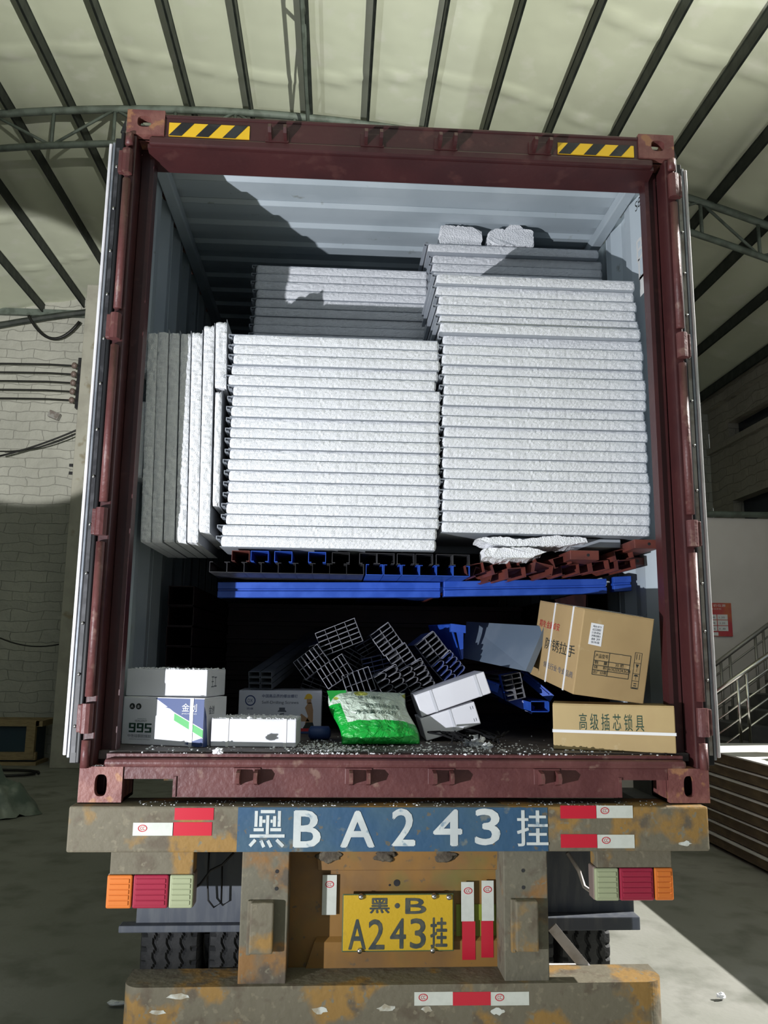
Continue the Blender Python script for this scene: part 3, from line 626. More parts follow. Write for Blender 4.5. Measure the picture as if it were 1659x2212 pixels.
for px, py in ((780, 1938), (938, 1937), (970, 1939), (777, 2055), (935, 2054)):
    c = at(px, py, Y=PY-.01); g = G(to); g.tube([(c.x, PY-.014, c.z), (c.x, PY-.006, c.z), (c.x, PY, c.z)], [.008, .011, .011], 10); tp('plate_bolt', g, 'rivet', True, plate)
for (xa, ya, xb, yb, m, mk) in ((697, 1890, 726, 1976, 'refl_white', (712, 1910)), (996, 1905, 1024, 1990, 'refl_white', (1011, 1924)), (998, 1990, 1027, 2073, 'refl_red', None), (1040, 1902, 1067, 1989, 'refl_white', (1053, 1921)), (1039, 1989, 1066, 2068, 'refl_red', None)):
    sticker(((xa, ya), (xb, yb)), YP-.02 if xa > 900 else YP-.012, m, mk)
# underrun bar
g = G(to)
def icc():
    n = 10; x0, x1, R = -1.0, .985, .07; zt, zb = .628, .43; path = []
    for i in range(n+1):
        t_ = math.pi/2*i/n; path.append((x0+R-R*math.sin(math.pi/2-t_)*1.0, -.065+R-R*math.sin(t_)))
    right = [(x1-R+R*math.sin(math.pi/2*i/n), -.065+R-R*math.cos(math.pi/2*i/n)) for i in range(n+1)]
    front = path+right; back = [(x1, .11), (x0, .11)]
    g.prism(front+back, (0, 0, zb), (1, 0, 0), (0, 1, 0), (0, 0, zt-zb))
icc(); tp('underrun_bar', g, 'rust_yellow')
sticker(((895, 2143), (978, 2171)), -.0645, 'refl_white', (914, 2154)); sticker(((978, 2143), (1060, 2171)), -.0645, 'refl_red'); sticker(((1060, 2143), (1143, 2171)), -.0645, 'refl_white', (1079, 2154))
M['chip'] = mat('bare_primer', (.52, .54, .50), (.3, .27, .2), 20, rough=.8)
rnd = random.Random(4)
for px, py, rx, rz in ((385, 2152, .045, .010), (340, 2187, .03, .008), (690, 2182, .03, .012), (835, 2178, .035, .014), (922, 2180, .02, .012), (1075, 2185, .025, .012), (1480, 1822, .025, .01)):
    yy = -.0655 if py > 2000 else -.0605
    c = at(px, py, Y=yy); g = G(to); n = 14
    g.prism([(math.cos(2*math.pi*k/n)*rx*rnd.uniform(.7, 1.15), math.sin(2*math.pi*k/n)*rz*rnd.uniform(.6, 1.2)) for k in range(n)], (c.x, yy-.0008, c.z), (1, 0, 0), (0, 0, 1), (0, .0006, 0)); tp('paint_chip', g, 'chip')
# lamp clusters
def cluster(x0, x1, z0, z1, segs, order, lab):
    g = G(to); g.box(x0+.01, x1-.005, -.03, .05, z1-.0, 1.083, .004); tp('lamp_bracket', g, 'rust_yellow')
    g = G(to); g.box(x0, x1, -.012, .05, z0, z1, .006); L_ = tp('tail_lamp', g, 'lens_rim')
    for (a, b), m in zip(segs, order):
        g = G(to); g.box(a+.002, b-.002, -.030, -.010, z0+.002, z1-.002, .006); ls = tp('lens', g, m, parent=L_)
        g = G(to)
        for k in range(5):
            z = z0+.022+k*(z1-z0-.044)/4; g.box(a+.012, b-.012, -.0335, -.029, z-.008, z+.008, .002)
        tp('lens_ribs', g, m, parent=ls)
cluster(-1.086, -.767, .880, 1.0, ((-1.086, -.990), (-.990, -.858), (-.858, -.767)), ('lens_orange', 'lens_red', 'lens_pale'), 'left')
cluster(.740, 1.049, .897, 1.018, ((.740, .836), (.836, .972), (.972, 1.049)), ('lens_pale', 'lens_red', 'lens_orange'), 'right')
# mudguards, wheels
for sx, xa, xb in ((-1, -1.11, -.60), (1, .52, 1.02)):
    g = G(to); g.box(xa+.06, xb, .34, .35, .715, 1.09); g.box(xa, xb, .30, .36, .695, .722, .004) if sx < 0 else g.box(xa, xb, .27, .36, .70, .752, .004)
    tp('mudguard', g, 'guard')
g = G(to); g.tube([at(410, 1925, Y=.1), at(432, 1910, Y=.15), at(455, 1880, Y=.16), at(480, 1868, Y=.16), at(505, 1842, Y=.16)], .005, 6); tp('wiring', g, 'cable', True)
g = G(to); g.tube([at(452, 1840, Y=.3), at(448, 1900, Y=.3), at(450, 1945, Y=.3), at(462, 1960, Y=.3), at(478, 1950, Y=.3), at(480, 1870, Y=.3)], .004, 6); tp('wiring', g, 'cable', True)
g = G(to); g.tube([at(1225, 1842, Y=.2), at(1250, 1880, Y=.2), at(1262, 1915, Y=.2), at(1290, 1935, Y=.12)], .008, 8); tp('wiring', g, 'palepost', True)
def tyre(xa, xb, name='tyre'):
    g = G((0, 1.2, .5)); nu, nv = 260, 40; R0 = .50; cx = (xa+xb)/2; hw = (xb-xa)/2
    def fn(a, b):
        th = 2*math.pi*a; s = b*2-1; r = R0-.012*abs(s)**3*1.5-.05*max(0, (abs(s)-.9)/.1)**2
        for c in (-.45, 0, .45):
            zig = .06*(abs(((a*52) % 1)-.5)*4-1)
            if abs(s-c-zig) < .05: r -= .014
        if abs(s) > .72 and ((a*52) % 1) < .16: r -= .012
        return (cx+s*hw, 1.2+r*math.cos(th), .5+r*math.sin(th))
    g.grid(fn, nu, nv)
    for sg in (-1, 1):
        g.grid(lambda a, b, sg=sg: (cx+sg*hw*(1-.1*b), 1.2+(.44-.2*b)*math.cos(2*math.pi*a), .5+(.44-.2*b)*math.sin(2*math.pi*a)), 40, 3)
    w2 = tp(name, g, 'rubber', False); return w2
def tyre_(xa, xb):
    g0 = G(to); return tyre(xa, xb)
for xa, xb in ((-1.115, -.845), (-.81, -.545), (.52, .78), (.80, 1.045)):
    t_ = tyre(xa, xb); t_.location = (0, 1.2-3, .5)
g = G(to); g.tube([(-.9, 1.2, .5), (.9, 1.2, .5)], .09, 16); tp('axle', g, 'black', True)
g = G(to); g.bar(at(1192, 2002, Y=.16), at(1288, 2118, Y=.10), .04, .028, up=(0, -1, 0)); tp('diagonal_brace', g, 'palepost')
g = G(to); g.bar(at(1185, 2087, Y=.16), at(1250, 2087, Y=.16), .02, .014); tp('cross_stay', g, 'palepost')
g = G(to); a = at(448, 2102, Y=.35); g.box(a.x, a.x+.2, .35, .40, a.z-.06, a.z+.005, .003); tp('axle_bracket', g, 'rust_yellow')
for x in (-.50, .47): g = G(to); g.box(x-.07, x+.07, .13, 6, .80, 1.235); tp('chassis_beam', g, 'rust_brown')
for y in (1.4, 3.0, 4.6): g = G(to); g.box(-1.18, 1.18, y, y+.12, 1.12, 1.246); tp('cross_member', g, 'rust_brown')
g = G(to); g.tube([(-.5, 5.2, 0), (-.5, 5.2, .9)], .05, 10); g.box(-.62, -.38, 5.08, 5.32, 0, .03); tp('landing_leg', g, 'rust_brown')
g = G(to); g.tube([(.5, 5.2, 0), (.5, 5.2, .9)], .05, 10); g.box(.38, .62, 5.08, 5.32, 0, .03); tp('landing_leg', g, 'rust_brown')

# ------------------------------------------------------------------ foam-core panels
def core_mesh(w, t, L, seed, amp=.0035, ends=True):
    g = G(); nx, nz = max(8, int(w/.009)), 6; F = []
    for i in range(nx+1):
        row = []
        for j in range(nz+1):
            x = (i/nx-.5)*w; z = j/nz*t
            k = abs(j/nz*2-1)**3; e = max(0, 1-min(i, nx-i)/1.6)
            y = amp*.7*noise.noise(Vector((x*70, z*90, seed*7.3)))+amp*.7*noise.noise(Vector((x*150, z*150, seed)))+.0035*k+.010*e*e
            if ends: x -= math.copysign(.004*k, x)*(1 if i in (0, nx) else 0)
            zz = z+(.0016*noise.noise(Vector((x*40, j, seed))) if 0 < j < nz else (.0011*noise.noise(Vector((x*30, seed, j)))))
            row.append(g.bm.verts.new((x, y, zz)))
        F.append(row)
    B = [[g.bm.verts.new(((-.5 if i == 0 else .5)*w, L, j*t)) for j in (0, 1)] for i in (0, 1)]
    for i in range(nx):
        for j in range(nz): g.bm.faces.new((F[i][j], F[i+1][j], F[i+1][j+1], F[i][j+1]))
    g.bm.faces.new([F[i][nz] for i in range(nx+1)]+[B[1][1], B[0][1]]); g.bm.faces.new([F[i][0] for i in range(nx, -1, -1)]+[B[0][0], B[1][0]])
    g.bm.faces.new([F[0][j] for j in range(nz+1)]+[B[0][1], B[0][0]]); g.bm.faces.new([F[nx][j] for j in range(nz, -1, -1)]+[B[1][0], B[1][1]])
    g.bm.faces.new((B[0][0], B[0][1], B[1][1], B[1][0])); return g.mesh('foam_core', 'foam')
def skin_mesh(w, t, L, top, hook=.022):
    g = G(); z = t+.0002 if top else -.0022
    g.box(-w/2-(hook if top else .004), w/2-.006, .002, L, z, z+.0016)
    if top and hook:
        g.box(-w/2-hook, -w/2-hook+.003, .004, L, z-.012, z); g.box(-w/2-hook, -w/2-.006, .004, L, z-.013, z-.0115)
    return g.mesh('steel_skin', 'skin')
def panel_set(w, t, L, nvar=3, hook=.022):
    return [core_mesh(w, t, L, s) for s in range(nvar)], skin_mesh(w, t, L, True, hook), skin_mesh(w, t, L, False, hook)
def put_panel(S_, loc, i, label, group, rot=None, name='foam_core_panel'):
    o = thing(name, label, 'panel', loc, group, rot)
    c = link('foam_core', S_[0][i % len(S_[0])], o); link('steel_skin', S_[1], o); link('steel_skin', S_[2], o); return o
T = .0438; PITCHP = .0492
# front left stack: 20 panels
SA = panel_set(.948, T, .52)
zA0 = 2.268; nA = 20; rnd = random.Random(3)
XA = {18: -.018, 19: -.012, 17: .0, 4: -.014}
for i in range(nA):     # i = 0 top
    z = zA0+PITCHP*(nA-1-i)
    x = -.283+XA.get(i, 0)+rnd.uniform(-.006, .006); y = .30+rnd.uniform(-.008, .006)
    lab = 'white foam-core panel, topmost of the front left stack' if i == 0 else 'white foam-core panel, %s from the top of the front left stack' % ORD[i]
    put_panel(SA, (x, y, z), i*2+1, lab, 'panels in the front left stack')
SB = panel_set(.952, T, .46)
zB0 = 2.352; nB = 25; rnd = random.Random(5)
for i in range(nB):
    z = zB0+PITCHP*(nB-1-i)*.998
    x = .683+rnd.uniform(-.006, .006)+(-.022 if i < 6 else 0)+(-.012 if i in (0, 1) else 0); y = .30+rnd.uniform(-.006, .008)+(-.018 if i in (0, 5) else 0)+(.012 if i == 6 else 0)
    lab = 'white foam-core panel, topmost of the front right stack' if i == 0 else 'white foam-core panel, %s from the top of the front right stack' % ORD[i]
    put_panel(SB, (x, y, z), i, lab, 'panels in the front right stack')
# stacks behind; they stand on further panels hidden by the front stacks
SCm = panel_set(.935, T, 1.3)
rnd = random.Random(8)
for i in range(10):
    z = 3.885-PITCHP*(i+1)-.000; x = -.265+rnd.uniform(-.006, .006); y = .87+rnd.uniform(-.012, .008)
    put_panel(SCm, (x, y, z), i, 'white foam-core panel, %s of the rear left stack' % ('topmost' if i == 0 else ORD[i]+' from the top'), 'panels in the rear left stack')
RS_TOP = 3.995
for i in range(9):
    z = RS_TOP-PITCHP*(i+1); x = .688+rnd.uniform(-.006, .006)+(-.03 if i == 0 else 0); y = .80+rnd.uniform(-.008, .008)+(-.02 if i == 0 else 0)
    put_panel(SCm, (x, y, z), i+1, 'white foam-core panel, %s of the rear right stack under the roof' % ('topmost' if i == 0 else ORD[i]+' from the top'), 'panels in the rear right stack')
# cargo bodies below the visible rear panels
for nm, x, y, zt, lb in (('wrapped_panel_block', -.265, .90, 3.885-PITCHP*10, 'dark wrapped block of panels carrying the rear left stack'), ('wrapped_panel_block', .688, .83, RS_TOP-PITCHP*9, 'dark wrapped block of panels carrying the rear right stack')):
    g = G((x, y, 2.32)); g.box(x-.46, x+.46, y, y+1.2, 2.32, zt-.001, .004); tag(g.build(nm, 'skin_dark'), lb, 'panel')
# panels standing on edge at the left
def edge_panel(tl, tr_, bl, yy, i, label, t=.0468, L=.6, nm='foam_core_panel'):
    A = at(*tl, Y=yy); B = at(*bl, Y=yy); d = A-B; h = d.length; lean = math.atan2(d.x, d.z)
    S_ = ([core_mesh(h, t, L, 11+i)], skin_mesh(h, t, L, True, .012), skin_mesh(h, t, L, False, .0))
    mid = (A+B)/2
    # local x -> up, local z -> left to right
    o = put_panel(S_, mid, 0, label, 'panels standing on edge at the left', (0, -math.pi/2+lean, 0), nm)
    o.rotation_euler = Matrix(((math.sin(lean)*1, 0, math.cos(lean)), (0, 1, 0), (math.cos(lean), 0, -math.sin(lean)))).to_euler() if False else Matrix(((math.sin(lean), 0, 1*math.cos(lean)), (0, 1, 0), (-math.cos(lean)*-1, 0, -math.sin(lean)))).to_euler()
    return o
def edge_panel2(tl, bl, br, yy, i, label, L=.6, mt='foam', grp='panels standing on edge at the left', tops=True, nm='foam_core_panel'):
    A = at(*tl, Y=yy); B = at(*bl, Y=yy); D = at(*br, Y=yy); t = max(.02, D.x-B.x-.002); h = (A-B).length; sh = (A.x-B.x)
    root = thing(nm, label, 'panel', tuple(B), grp); nx, nz = int(h/.009), 6; g = G(); F = []
    ue = (A-B)/nx
    for i2 in range(nx+1):
        row = []
        for j in range(nz+1):
            k = abs(j/nz*2-1)**3; e = max(0, 1-min(i2, nx-i2)/1.6)
            q = ue*i2+Vector((j/nz*t, 0, 0)); q.y = .006*noise.noise(q*60+Vector((i*9, 0, 0)))+.0035*k+.01*e*e; q.z += (.006*noise.noise(Vector((j*.9, i, 0))) if e else 0)
            row.append(g.bm.verts.new(q))
        F.append(row)
    B2 = [[g.bm.verts.new(ue*a+Vector((b*t, L, 0))) for b in (0, 1)] for a in (0, nx)]
    for i2 in range(nx):
        for j in range(nz): g.bm.faces.new((F[i2][j], F[i2+1][j], F[i2+1][j+1], F[i2][j+1]))
    g.bm.faces.new([F[a][nz] for a in range(nx+1)]+[B2[1][1], B2[0][1]]); g.bm.faces.new([F[a][0] for a in range(nx, -1, -1)]+[B2[0][0], B2[1][0]])
    g.bm.faces.new([F[0][j] for j in range(nz+1)]+[B2[0][1], B2[0][0]]); g.bm.faces.new([F[nx][j] for j in range(nz, -1, -1)]+[B2[1][0], B2[1][1]])
    link('foam_core', g.mesh('foam_core', mt), root)
    for off in ((t, .012),) if i != 20 else ():
        g = G(); a = Vector((off[0], .003, 0)); b = ue*nx*(1+.0)+Vector((off[0], .003, off[1] if tops else 0))
        g.hexa([a, a+Vector((.0014, 0, 0)), a+Vector((.0014, L, 0)), a+Vector((0, L, 0)), b, b+Vector((.0014, 0, 0)), b+Vector((.0014, L, 0)), b+Vector((0, L, 0))]); link('steel_skin', g.mesh('steel_skin', 'skin_dark'), root)
    return root
ED = [((320, 718), (303, 1170), (326, 1170)), ((342, 716), (327, 1171), (351, 1171)), ((366, 718), (353, 1170), (377, 1170)), ((391, 719), (379, 1171), (402, 1171)), ((415, 717), (404, 1171), (428, 1171)), ((441, 702), (429, 1149), (453, 1149))]
for i, (a, b, c) in enumerate(ED):
    edge_panel2(a, b, c, .30, i, 'panel standing on edge, %s of the tall row at the left' % ('leftmost' if i == 0 else 'rightmost' if i == 5 else ORD[i]+' from the left'))
edge_panel2((466, 694), (464, 836), (489, 836), .30, 7, 'short ragged foam-core piece on edge beside the top of the front left stack')
edge_panel2((465, 846), (459, 1092), (474, 1092), .30, 8, 'narrow foam-core wedge on edge below the short ragged piece', mt='foam')
edge_panel2((302, 720), (299, 803), (317, 803), .32, 9, 'short foam-core offcut on edge high against the left wall')
edge_panel2((294, 866), (285, 1030), (307, 1030), .32, 10, 'longer foam-core offcut on edge lower against the left wall')
# loose foam on top of the rear right stack
def chunk(poly, y, d, label, m='foam2'):
    P0_ = [at(px, py, Y=y) for px, py in poly]; P = []
    for i, p in enumerate(P0_):
        q = P0_[(i+1) % len(P0_)]; m_ = max(1, int((q-p).length/.012))
        for k in range(m_): P.append(p.lerp(q, k/m_)+Vector((random.uniform(-.003, .003), 0, random.uniform(-.001, .005)))*(1 if k else 0))
    o = P[0]; g = G(o)
    n = len(P); rows = []
    for k in range(5):
        yy = y+d*k/4; rows.append([g.bm.verts.new(Vector((p.x+.004*noise.noise(Vector((i, k, 1.5))), yy+.01*noise.noise(Vector((i*.7, k, 4))), p.z-(.0 if k < 3 else .006*(k-2))))-o) for i, p in enumerate(P)])
    for A, B in zip(rows, rows[1:]):
        for i in range(n): g.bm.faces.new((A[i], A[(i+1) % n], B[(i+1) % n], B[i]))
    g.bm.faces.new(rows[0]); g.bm.faces.new(rows[-1][::-1])
    return tag(g.build('foam_offcut', m), label, 'foam')
def zs(px, y, z=RS_TOP+.001):   # pixel row of height z at depth y
    lo, hi = 300., 700.
    for _ in range(40):
        m_ = (lo+hi)/2
        if at(px, m_, Y=y).z > z: lo = m_
        else: hi = m_
    return lo
b1, b2 = zs(950, .79), zs(1040, .79)
chunk([(949, b1), (1040, b2), (1041, 500), (1028, 495), (1020, 491), (985, 489), (953, 487)], .79, .14, 'ragged white foam offcut lying on the rear right stack, left of two')
b1, b2 = zs(1054, .77), zs(1155, .77)
chunk([(1054, b1), (1153, b2), (1152, 500), (1135, 495), (1108, 480), (1090, 497), (1074, 494), (1056, 501)], .77, .12, 'peaked broken foam offcut lying on the rear right stack, right of two')
# torn foam and sheeting under the right stack
g = G(at(1150, 1180, Y=.36)); g.box(at(1275, 1175, Y=.36).x-.42, .58+.46, .38, .70, 2.305, 2.345, .004); tag(g.build('flat_foam_slab', 'skin'), 'grey-faced slab lying flat directly under the front right stack', 'panel')
chunk([(1030, 1164), (1075, 1160), (1130, 1166), (1190, 1158), (1265, 1162), (1270, 1172), (1215, 1180), (1120, 1182), (1060, 1176)], .31, .12, 'long torn white foam strip squeezed under the front right stack')
chunk([(1045, 1186), (1100, 1183), (1150, 1184), (1180, 1192), (1150, 1205), (1090, 1208), (1048, 1203)], .29, .12, 'short torn foam lump hanging below the long foam strip')

# ------------------------------------------------------------------ steel sections under the panels
def csec_mesh(w, h, L, m, lip=.014, t=.0022, name='section_body'):
    # open downwards, lips turned in
    s_ = 1 if h > 0 else -1; t = t*1.0; tt = t*s_
    pts = [(-w/2+lip, -h), (-w/2, -h), (-w/2, 0), (w/2, 0), (w/2, -h), (w/2-lip, -h), (w/2-lip, -h+tt), (w/2-t, -h+tt), (w/2-t, -tt), (-w/2+t, -tt), (-w/2+t, -h+tt), (-w/2+lip, -h+tt)]
    g = G(); g.prism(pts, (0, 0, 0), (1, 0, 0), (0, 0, 1), (0, L, 0)); return g.mesh(name, m)
CU_ = {m: csec_mesh(.078, -.047, 2.4, m) for m in ('steel_black', 'steel_blue')}
CM = {m: csec_mesh(.078, .047, 2.4, m) for m in ('steel_black', 'steel_blue', 'steel_red', 'galv')}
SEC = []
def csec(px0, px1, py0, m, yy, label, grp, flip=False, roll=0):
    a = at(px0, py0, Y=yy); b = at(px1, py0, Y=yy)
    o = link('steel_section', CM[m], None, ((a.x+b.x)/2, yy, a.z)); o.rotation_euler = (0, roll, 0); tag(o, label, 'steel section', grp); return o
row2 = list(range(452, 785, 37))
cnt = 0
Z2 = 2.205
for i, px in enumerate(row2):
    a = at(px, 1220, Y=.34); o = link('steel_section', CU_['steel_black'], None, (a.x+.04, .34, Z2-.047))
    tag(o, 'black C-section in the lower row, %s from the left' % ORD[i], 'steel section', 'black sections in the lower row')
for i, px in enumerate((790, 829, 868, 906, 942, 977)):
    a = at(px, 1220, Y=.34); o = link('steel_section', CU_['steel_blue'], None, (a.x+.04, .34, Z2-.047))
    tag(o, 'blue C-section in the lower row, %s from the left' % ORD[i], 'steel section', 'blue sections in the lower row')
up = [(541, 'steel_blue'), (592, 'steel_blue'), (665, 'steel_blue'), (775, 'steel_black'), (813, 'steel_black'), (856, 'steel_black'), (896, 'steel_black'), (940, 'steel_black'), (975, 'steel_black'), (716, 'steel_black'), (500, 'steel_red')]
nb = nk = 0
for px, m in up:
    a = at(px, 1190, Y=.34); roll = .5 if m == 'steel_red' else 0
    o = link('steel_section', CM[m], None, (a.x+.042, .33, Z2+.0495)); o.rotation_euler = (0, 0, random.uniform(-.01, .01))
    if m == 'steel_blue': nb += 1; lb = 'blue C-section in the upper row, %s from the left' % ORD[nb-1]; gp = 'blue sections in the upper row'
    elif m == 'steel_red': lb = 'single rust brown C-section at the left end of the upper row'; gp = None
    else:
        lb = 'black C-section in the upper row, %s' % {775: 'just right of the third blue one', 813: 'second to the right of the third blue one', 856: 'third to the right of the third blue one', 896: 'fourth to the right of the third blue one', 940: 'fifth to the right of the third blue one', 975: 'last before the red sections', 716: 'between the blue ones and the black row'}[px]; gp = 'black sections in the upper row'
    tag(o, lb, 'steel section', gp)
# red oxide sections piled at the right
RBX = csec_mesh(.085, .045, 1.6, 'steel_red'); rnd = random.Random(11)
reds = [(1012, 1226, .2), (1040, 1235, -.3), (1070, 1222, .3), (1100, 1236, .1), (1128, 1214, .45), (1160, 1228, -.2), (1195, 1212, .3), (1225, 1226, .1), (1262, 1208, .25), (1290, 1218, .15), (1330, 1196, .2), (1345, 1216, .1)]
for i, (px, py, rl) in enumerate(reds):
    a = at(px, py, Y=.33); o = link('steel_section', RBX, None, (a.x+.03, .33+rnd.uniform(-.03, .1), a.z+.020)); o.rotation_euler = (0, -rl, rnd.uniform(.02, .16))
    tag(o, 'red oxide C-section in the tangled right pile, %s from the left' % ORD[sorted(r[0] for r in reds).index(px)], 'steel section', 'red oxide sections at the right')
def endplate(px, py, w, h, y, label):
    a = at(px, py, Y=y); t = thing('bracketed_section', label, 'steel section', tuple(a), 'red sections with capped ends'); o = t.location
    g = G(o); g.box(a.x-w/2, a.x+w/2, y, y+.9, a.z-h/2, a.z+h/2, .003); bo = g.build('section_body', 'steel_red', t)
    g = G(o); g.tube([(a.x+w*.12, y-.001, a.z), (a.x+w*.12, y+.001, a.z)], .007, 10); g.build('bolt_hole', 'black', t)
endplate(1263, 1199, .13, .042, .24, 'red oxide section with a holed end cap at the middle of the red pile')
endplate(1396, 1175, .105, .04, .20, 'red oxide section with a holed end cap, nearest the right wall')
endplate(1372, 1212, .10, .035, .45, 'dark red capped section below the one nearest the right wall')
# blue channels lying across
for (xa, xb, ya, yb_2, y, sl, lb) in ((470, 951, 1274, 1274, .62, 0, 'blue grooved channel lying across at the left, mostly in shade'), (959, 1311, 1272, 1266, .60, .0, 'long bright blue grooved channel lying across under the sections'), (1326, 1364, 1262, 1260, .60, 0, 'short end of a blue grooved channel near the right wall')):
    A = at(xa, ya, Y=y); B = at(xb, yb_2, Y=y); t = thing('blue_channel', lb, 'steel channel', tuple(A), 'blue channels lying across'); o = t.location
    g = G(o)
    for z0, z1, yy in ((.006, .036, 0), (-.036, -.006, 0), (-.006, .006, .012)):
        g.hexa([(A.x, y+yy, A.z+z0), (B.x, y+yy, B.z+z0), (B.x, y+.06, B.z+z0), (A.x, y+.06, A.z+z0), (A.x, y+yy, A.z+z1), (B.x, y+yy, B.z+z1), (B.x, y+.06, B.z+z1), (A.x, y+.06, A.z+z1)], .002)
    g.build('channel_body', 'steel_blue', t)
# dark box sections stacked against both side walls carry the sections above
def boxsec(x0, x1, y0, y1, z0, z1, m, label, grp):
    t = thing('box_section', label, 'steel section', (x0, y0, z0), grp); g = G(t.location); w_ = .004
    g.box(x0, x1, y0, y1, z0, z0+w_); g.box(x0, x1, y0, y1, z1-w_, z1); g.box(x0, x0+w_, y0, y1, z0, z1); g.box(x1-w_, x1, y0, y1, z0, z1); g.build('tube_body', m, t)
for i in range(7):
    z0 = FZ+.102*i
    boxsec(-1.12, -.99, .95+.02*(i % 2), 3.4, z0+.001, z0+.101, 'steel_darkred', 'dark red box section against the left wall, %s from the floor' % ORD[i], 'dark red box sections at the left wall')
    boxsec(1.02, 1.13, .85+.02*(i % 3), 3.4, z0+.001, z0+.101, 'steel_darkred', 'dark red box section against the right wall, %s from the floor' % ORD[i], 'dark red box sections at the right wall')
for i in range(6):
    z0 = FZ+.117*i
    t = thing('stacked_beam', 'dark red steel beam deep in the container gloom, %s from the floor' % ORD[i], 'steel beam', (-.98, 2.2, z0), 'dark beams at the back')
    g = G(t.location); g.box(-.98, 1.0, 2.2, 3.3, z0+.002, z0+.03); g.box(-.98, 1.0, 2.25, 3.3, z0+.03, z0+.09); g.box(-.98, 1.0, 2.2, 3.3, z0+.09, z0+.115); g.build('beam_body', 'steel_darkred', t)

# ------------------------------------------------------------------ bundles of light channels
def ch_mesh(w, h, L, m, rounded=False):
    t = .0016
    if rounded: out = [(0, -h/2), (w*.72, -h/2), (w*.9, -h*.33), (w, 0), (w*.9, h*.33), (w*.72, h/2), (0, h/2)]
    else: out = [(0, -h/2), (w, -h/2), (w, h/2), (0, h/2)]
    inn = [(min(max(x, 0), w-t), y*(1-2*t/h)) for x, y in out]
    g = G(); g.prism(out+inn[::-1], (0, 0, 0), (1, 0, 0), (0, 0, 1), (0, L, 0)); return g.mesh('channel', m)
_cache = {}
def bundle(px, py, ang, cols, rows, label, m='alu', w=.052, h=.024, y=.72, L=.6, rounded=False, yaw=0, pitch=0, tape='strap_clear'):
    key = (w, h, m, rounded, L)
    if key not in _cache: _cache[key] = ch_mesh(w-.002, h-.001, L, m, rounded)
    c = at(px, py, Y=y); root = thing('channel_bundle', label, 'channel bundle', tuple(c), 'bundles of thin metal channels', (pitch, -math.radians(ang), yaw))
    for i in range(cols):
        for j in range(rows):
            o = link('channel', _cache[key], root); o.location = ((i-cols/2)*w, random.uniform(-.006, .006), (j-rows/2+.5)*h)
    W2, H2 = cols*w/2+.001, rows*h/2+.001
    g = G()
    for yy in (.06,):
        for x0, x1, z0, z1 in ((-W2, W2, H2, H2+.001), (-W2, W2, -H2-.001, -H2), (-W2-.001, -W2, -H2, H2), (W2, W2+.001, -H2, H2)): g.box(x0, x1, yy, yy+.05, z0, z1)
    link('tape_band', g.mesh('tape_band', tape), root)
    return root
bundle(733, 1376, 22, 4, 5, 'large bundle of thin metal channels at the top left of the heap', y=.78, yaw=.0)
bundle(673, 1430, -52, 2, 6, 'channel bundle leaning at the far left of the heap', y=.74, m='alu')
bundle(724, 1451, -56, 2, 6, 'channel bundle leaning left, just above the green bag corner', y=.70)
bundle(776, 1476, -70, 2, 5, 'upright channel bundle standing above the green bag', y=.66, w=.056, h=.027)
bundle(836, 1380, 36, 2, 5, 'channel bundle tilted up to the right at the top centre of the heap', y=.82, w=.055, h=.025)
bundle(871, 1425, 34, 2, 5, 'channel bundle tilted up to the right at the centre of the heap', y=.76, w=.055, h=.025)
bundle(936, 1401, 38, 2, 5, 'channel bundle tilted up to the right beside the blue bracket', y=.80, w=.056, h=.026)
bundle(818, 1437, 14, 3, 4, 'dark bundle of blue-filmed channels in the middle of the heap', m='alu_blue', y=1.0)
bundle(846, 1474, 30, 2, 4, 'bundle of round-nosed channels with blue film above the bag', rounded=True, y=.64, w=.060, h=.030, m='alu')
bundle(904, 1464, 30, 2, 5, 'bundle of round-nosed channels above the tilted white cartons', rounded=True, y=.66, w=.060, h=.028)
bundle(972, 1442, 42, 2, 4, 'blue-edged bundle of channels at the right end of the heap', m='alu_blue', rounded=True, y=.70, w=.060, h=.028)
bundle(765, 1428, -30, 3, 4, 'shaded channel bundle behind the upright one', y=1.4)
bundle(1112, 1483, 12, 2, 5, 'small bundle of channels wrapped in blue at the right of the heap', m='alu', y=.62, w=.042, h=.024, tape='steel_blue')
bundle(700, 1400, 20, 3, 3, 'small shaded channel bundle under the large top left one', y=1.42)
bundle(800, 1395, 30, 3, 3, 'shaded channel bundle between the top left and top centre bundles', y=1.44)
bundle(905, 1500, 20, 3, 3, 'low shaded channel bundle behind the tilted white cartons', y=1.36)
bundle(690, 1490, -20, 4, 4, 'low shaded channel bundle behind the screw carton', y=1.45)
bundle(800, 1520, 10, 5, 4, 'low shaded channel bundle behind the green bag', y=1.38)
# six flat tubes at the left of the heap
tg = thing('tube_bundle', 'six flat galvanised tubes bundled left of the heap, pointing back', 'tube bundle', tuple(at(562, 1470, Y=.78)), None, ((at(700, 1370, Y=2.2)-at(562, 1470, Y=.78)).to_track_quat('Y', 'Z').to_euler())); lg = G()
for i in range(2):
    for j in range(3):
        me_g = G(); w5, h5, t5, L5 = .056, .027, .002, 1.5; x = (i-.5)*.06-w5/2; z = (j-1)*.029-h5/2
        me_g.box(x, x+w5, 0, L5, z, z+t5); me_g.box(x, x+w5, 0, L5, z+h5-t5, z+h5); me_g.box(x, x+t5, 0, L5, z, z+h5); me_g.box(x+w5-t5, x+w5, 0, L5, z, z+h5); link('tube', me_g.mesh('tube', 'galv'), tg)
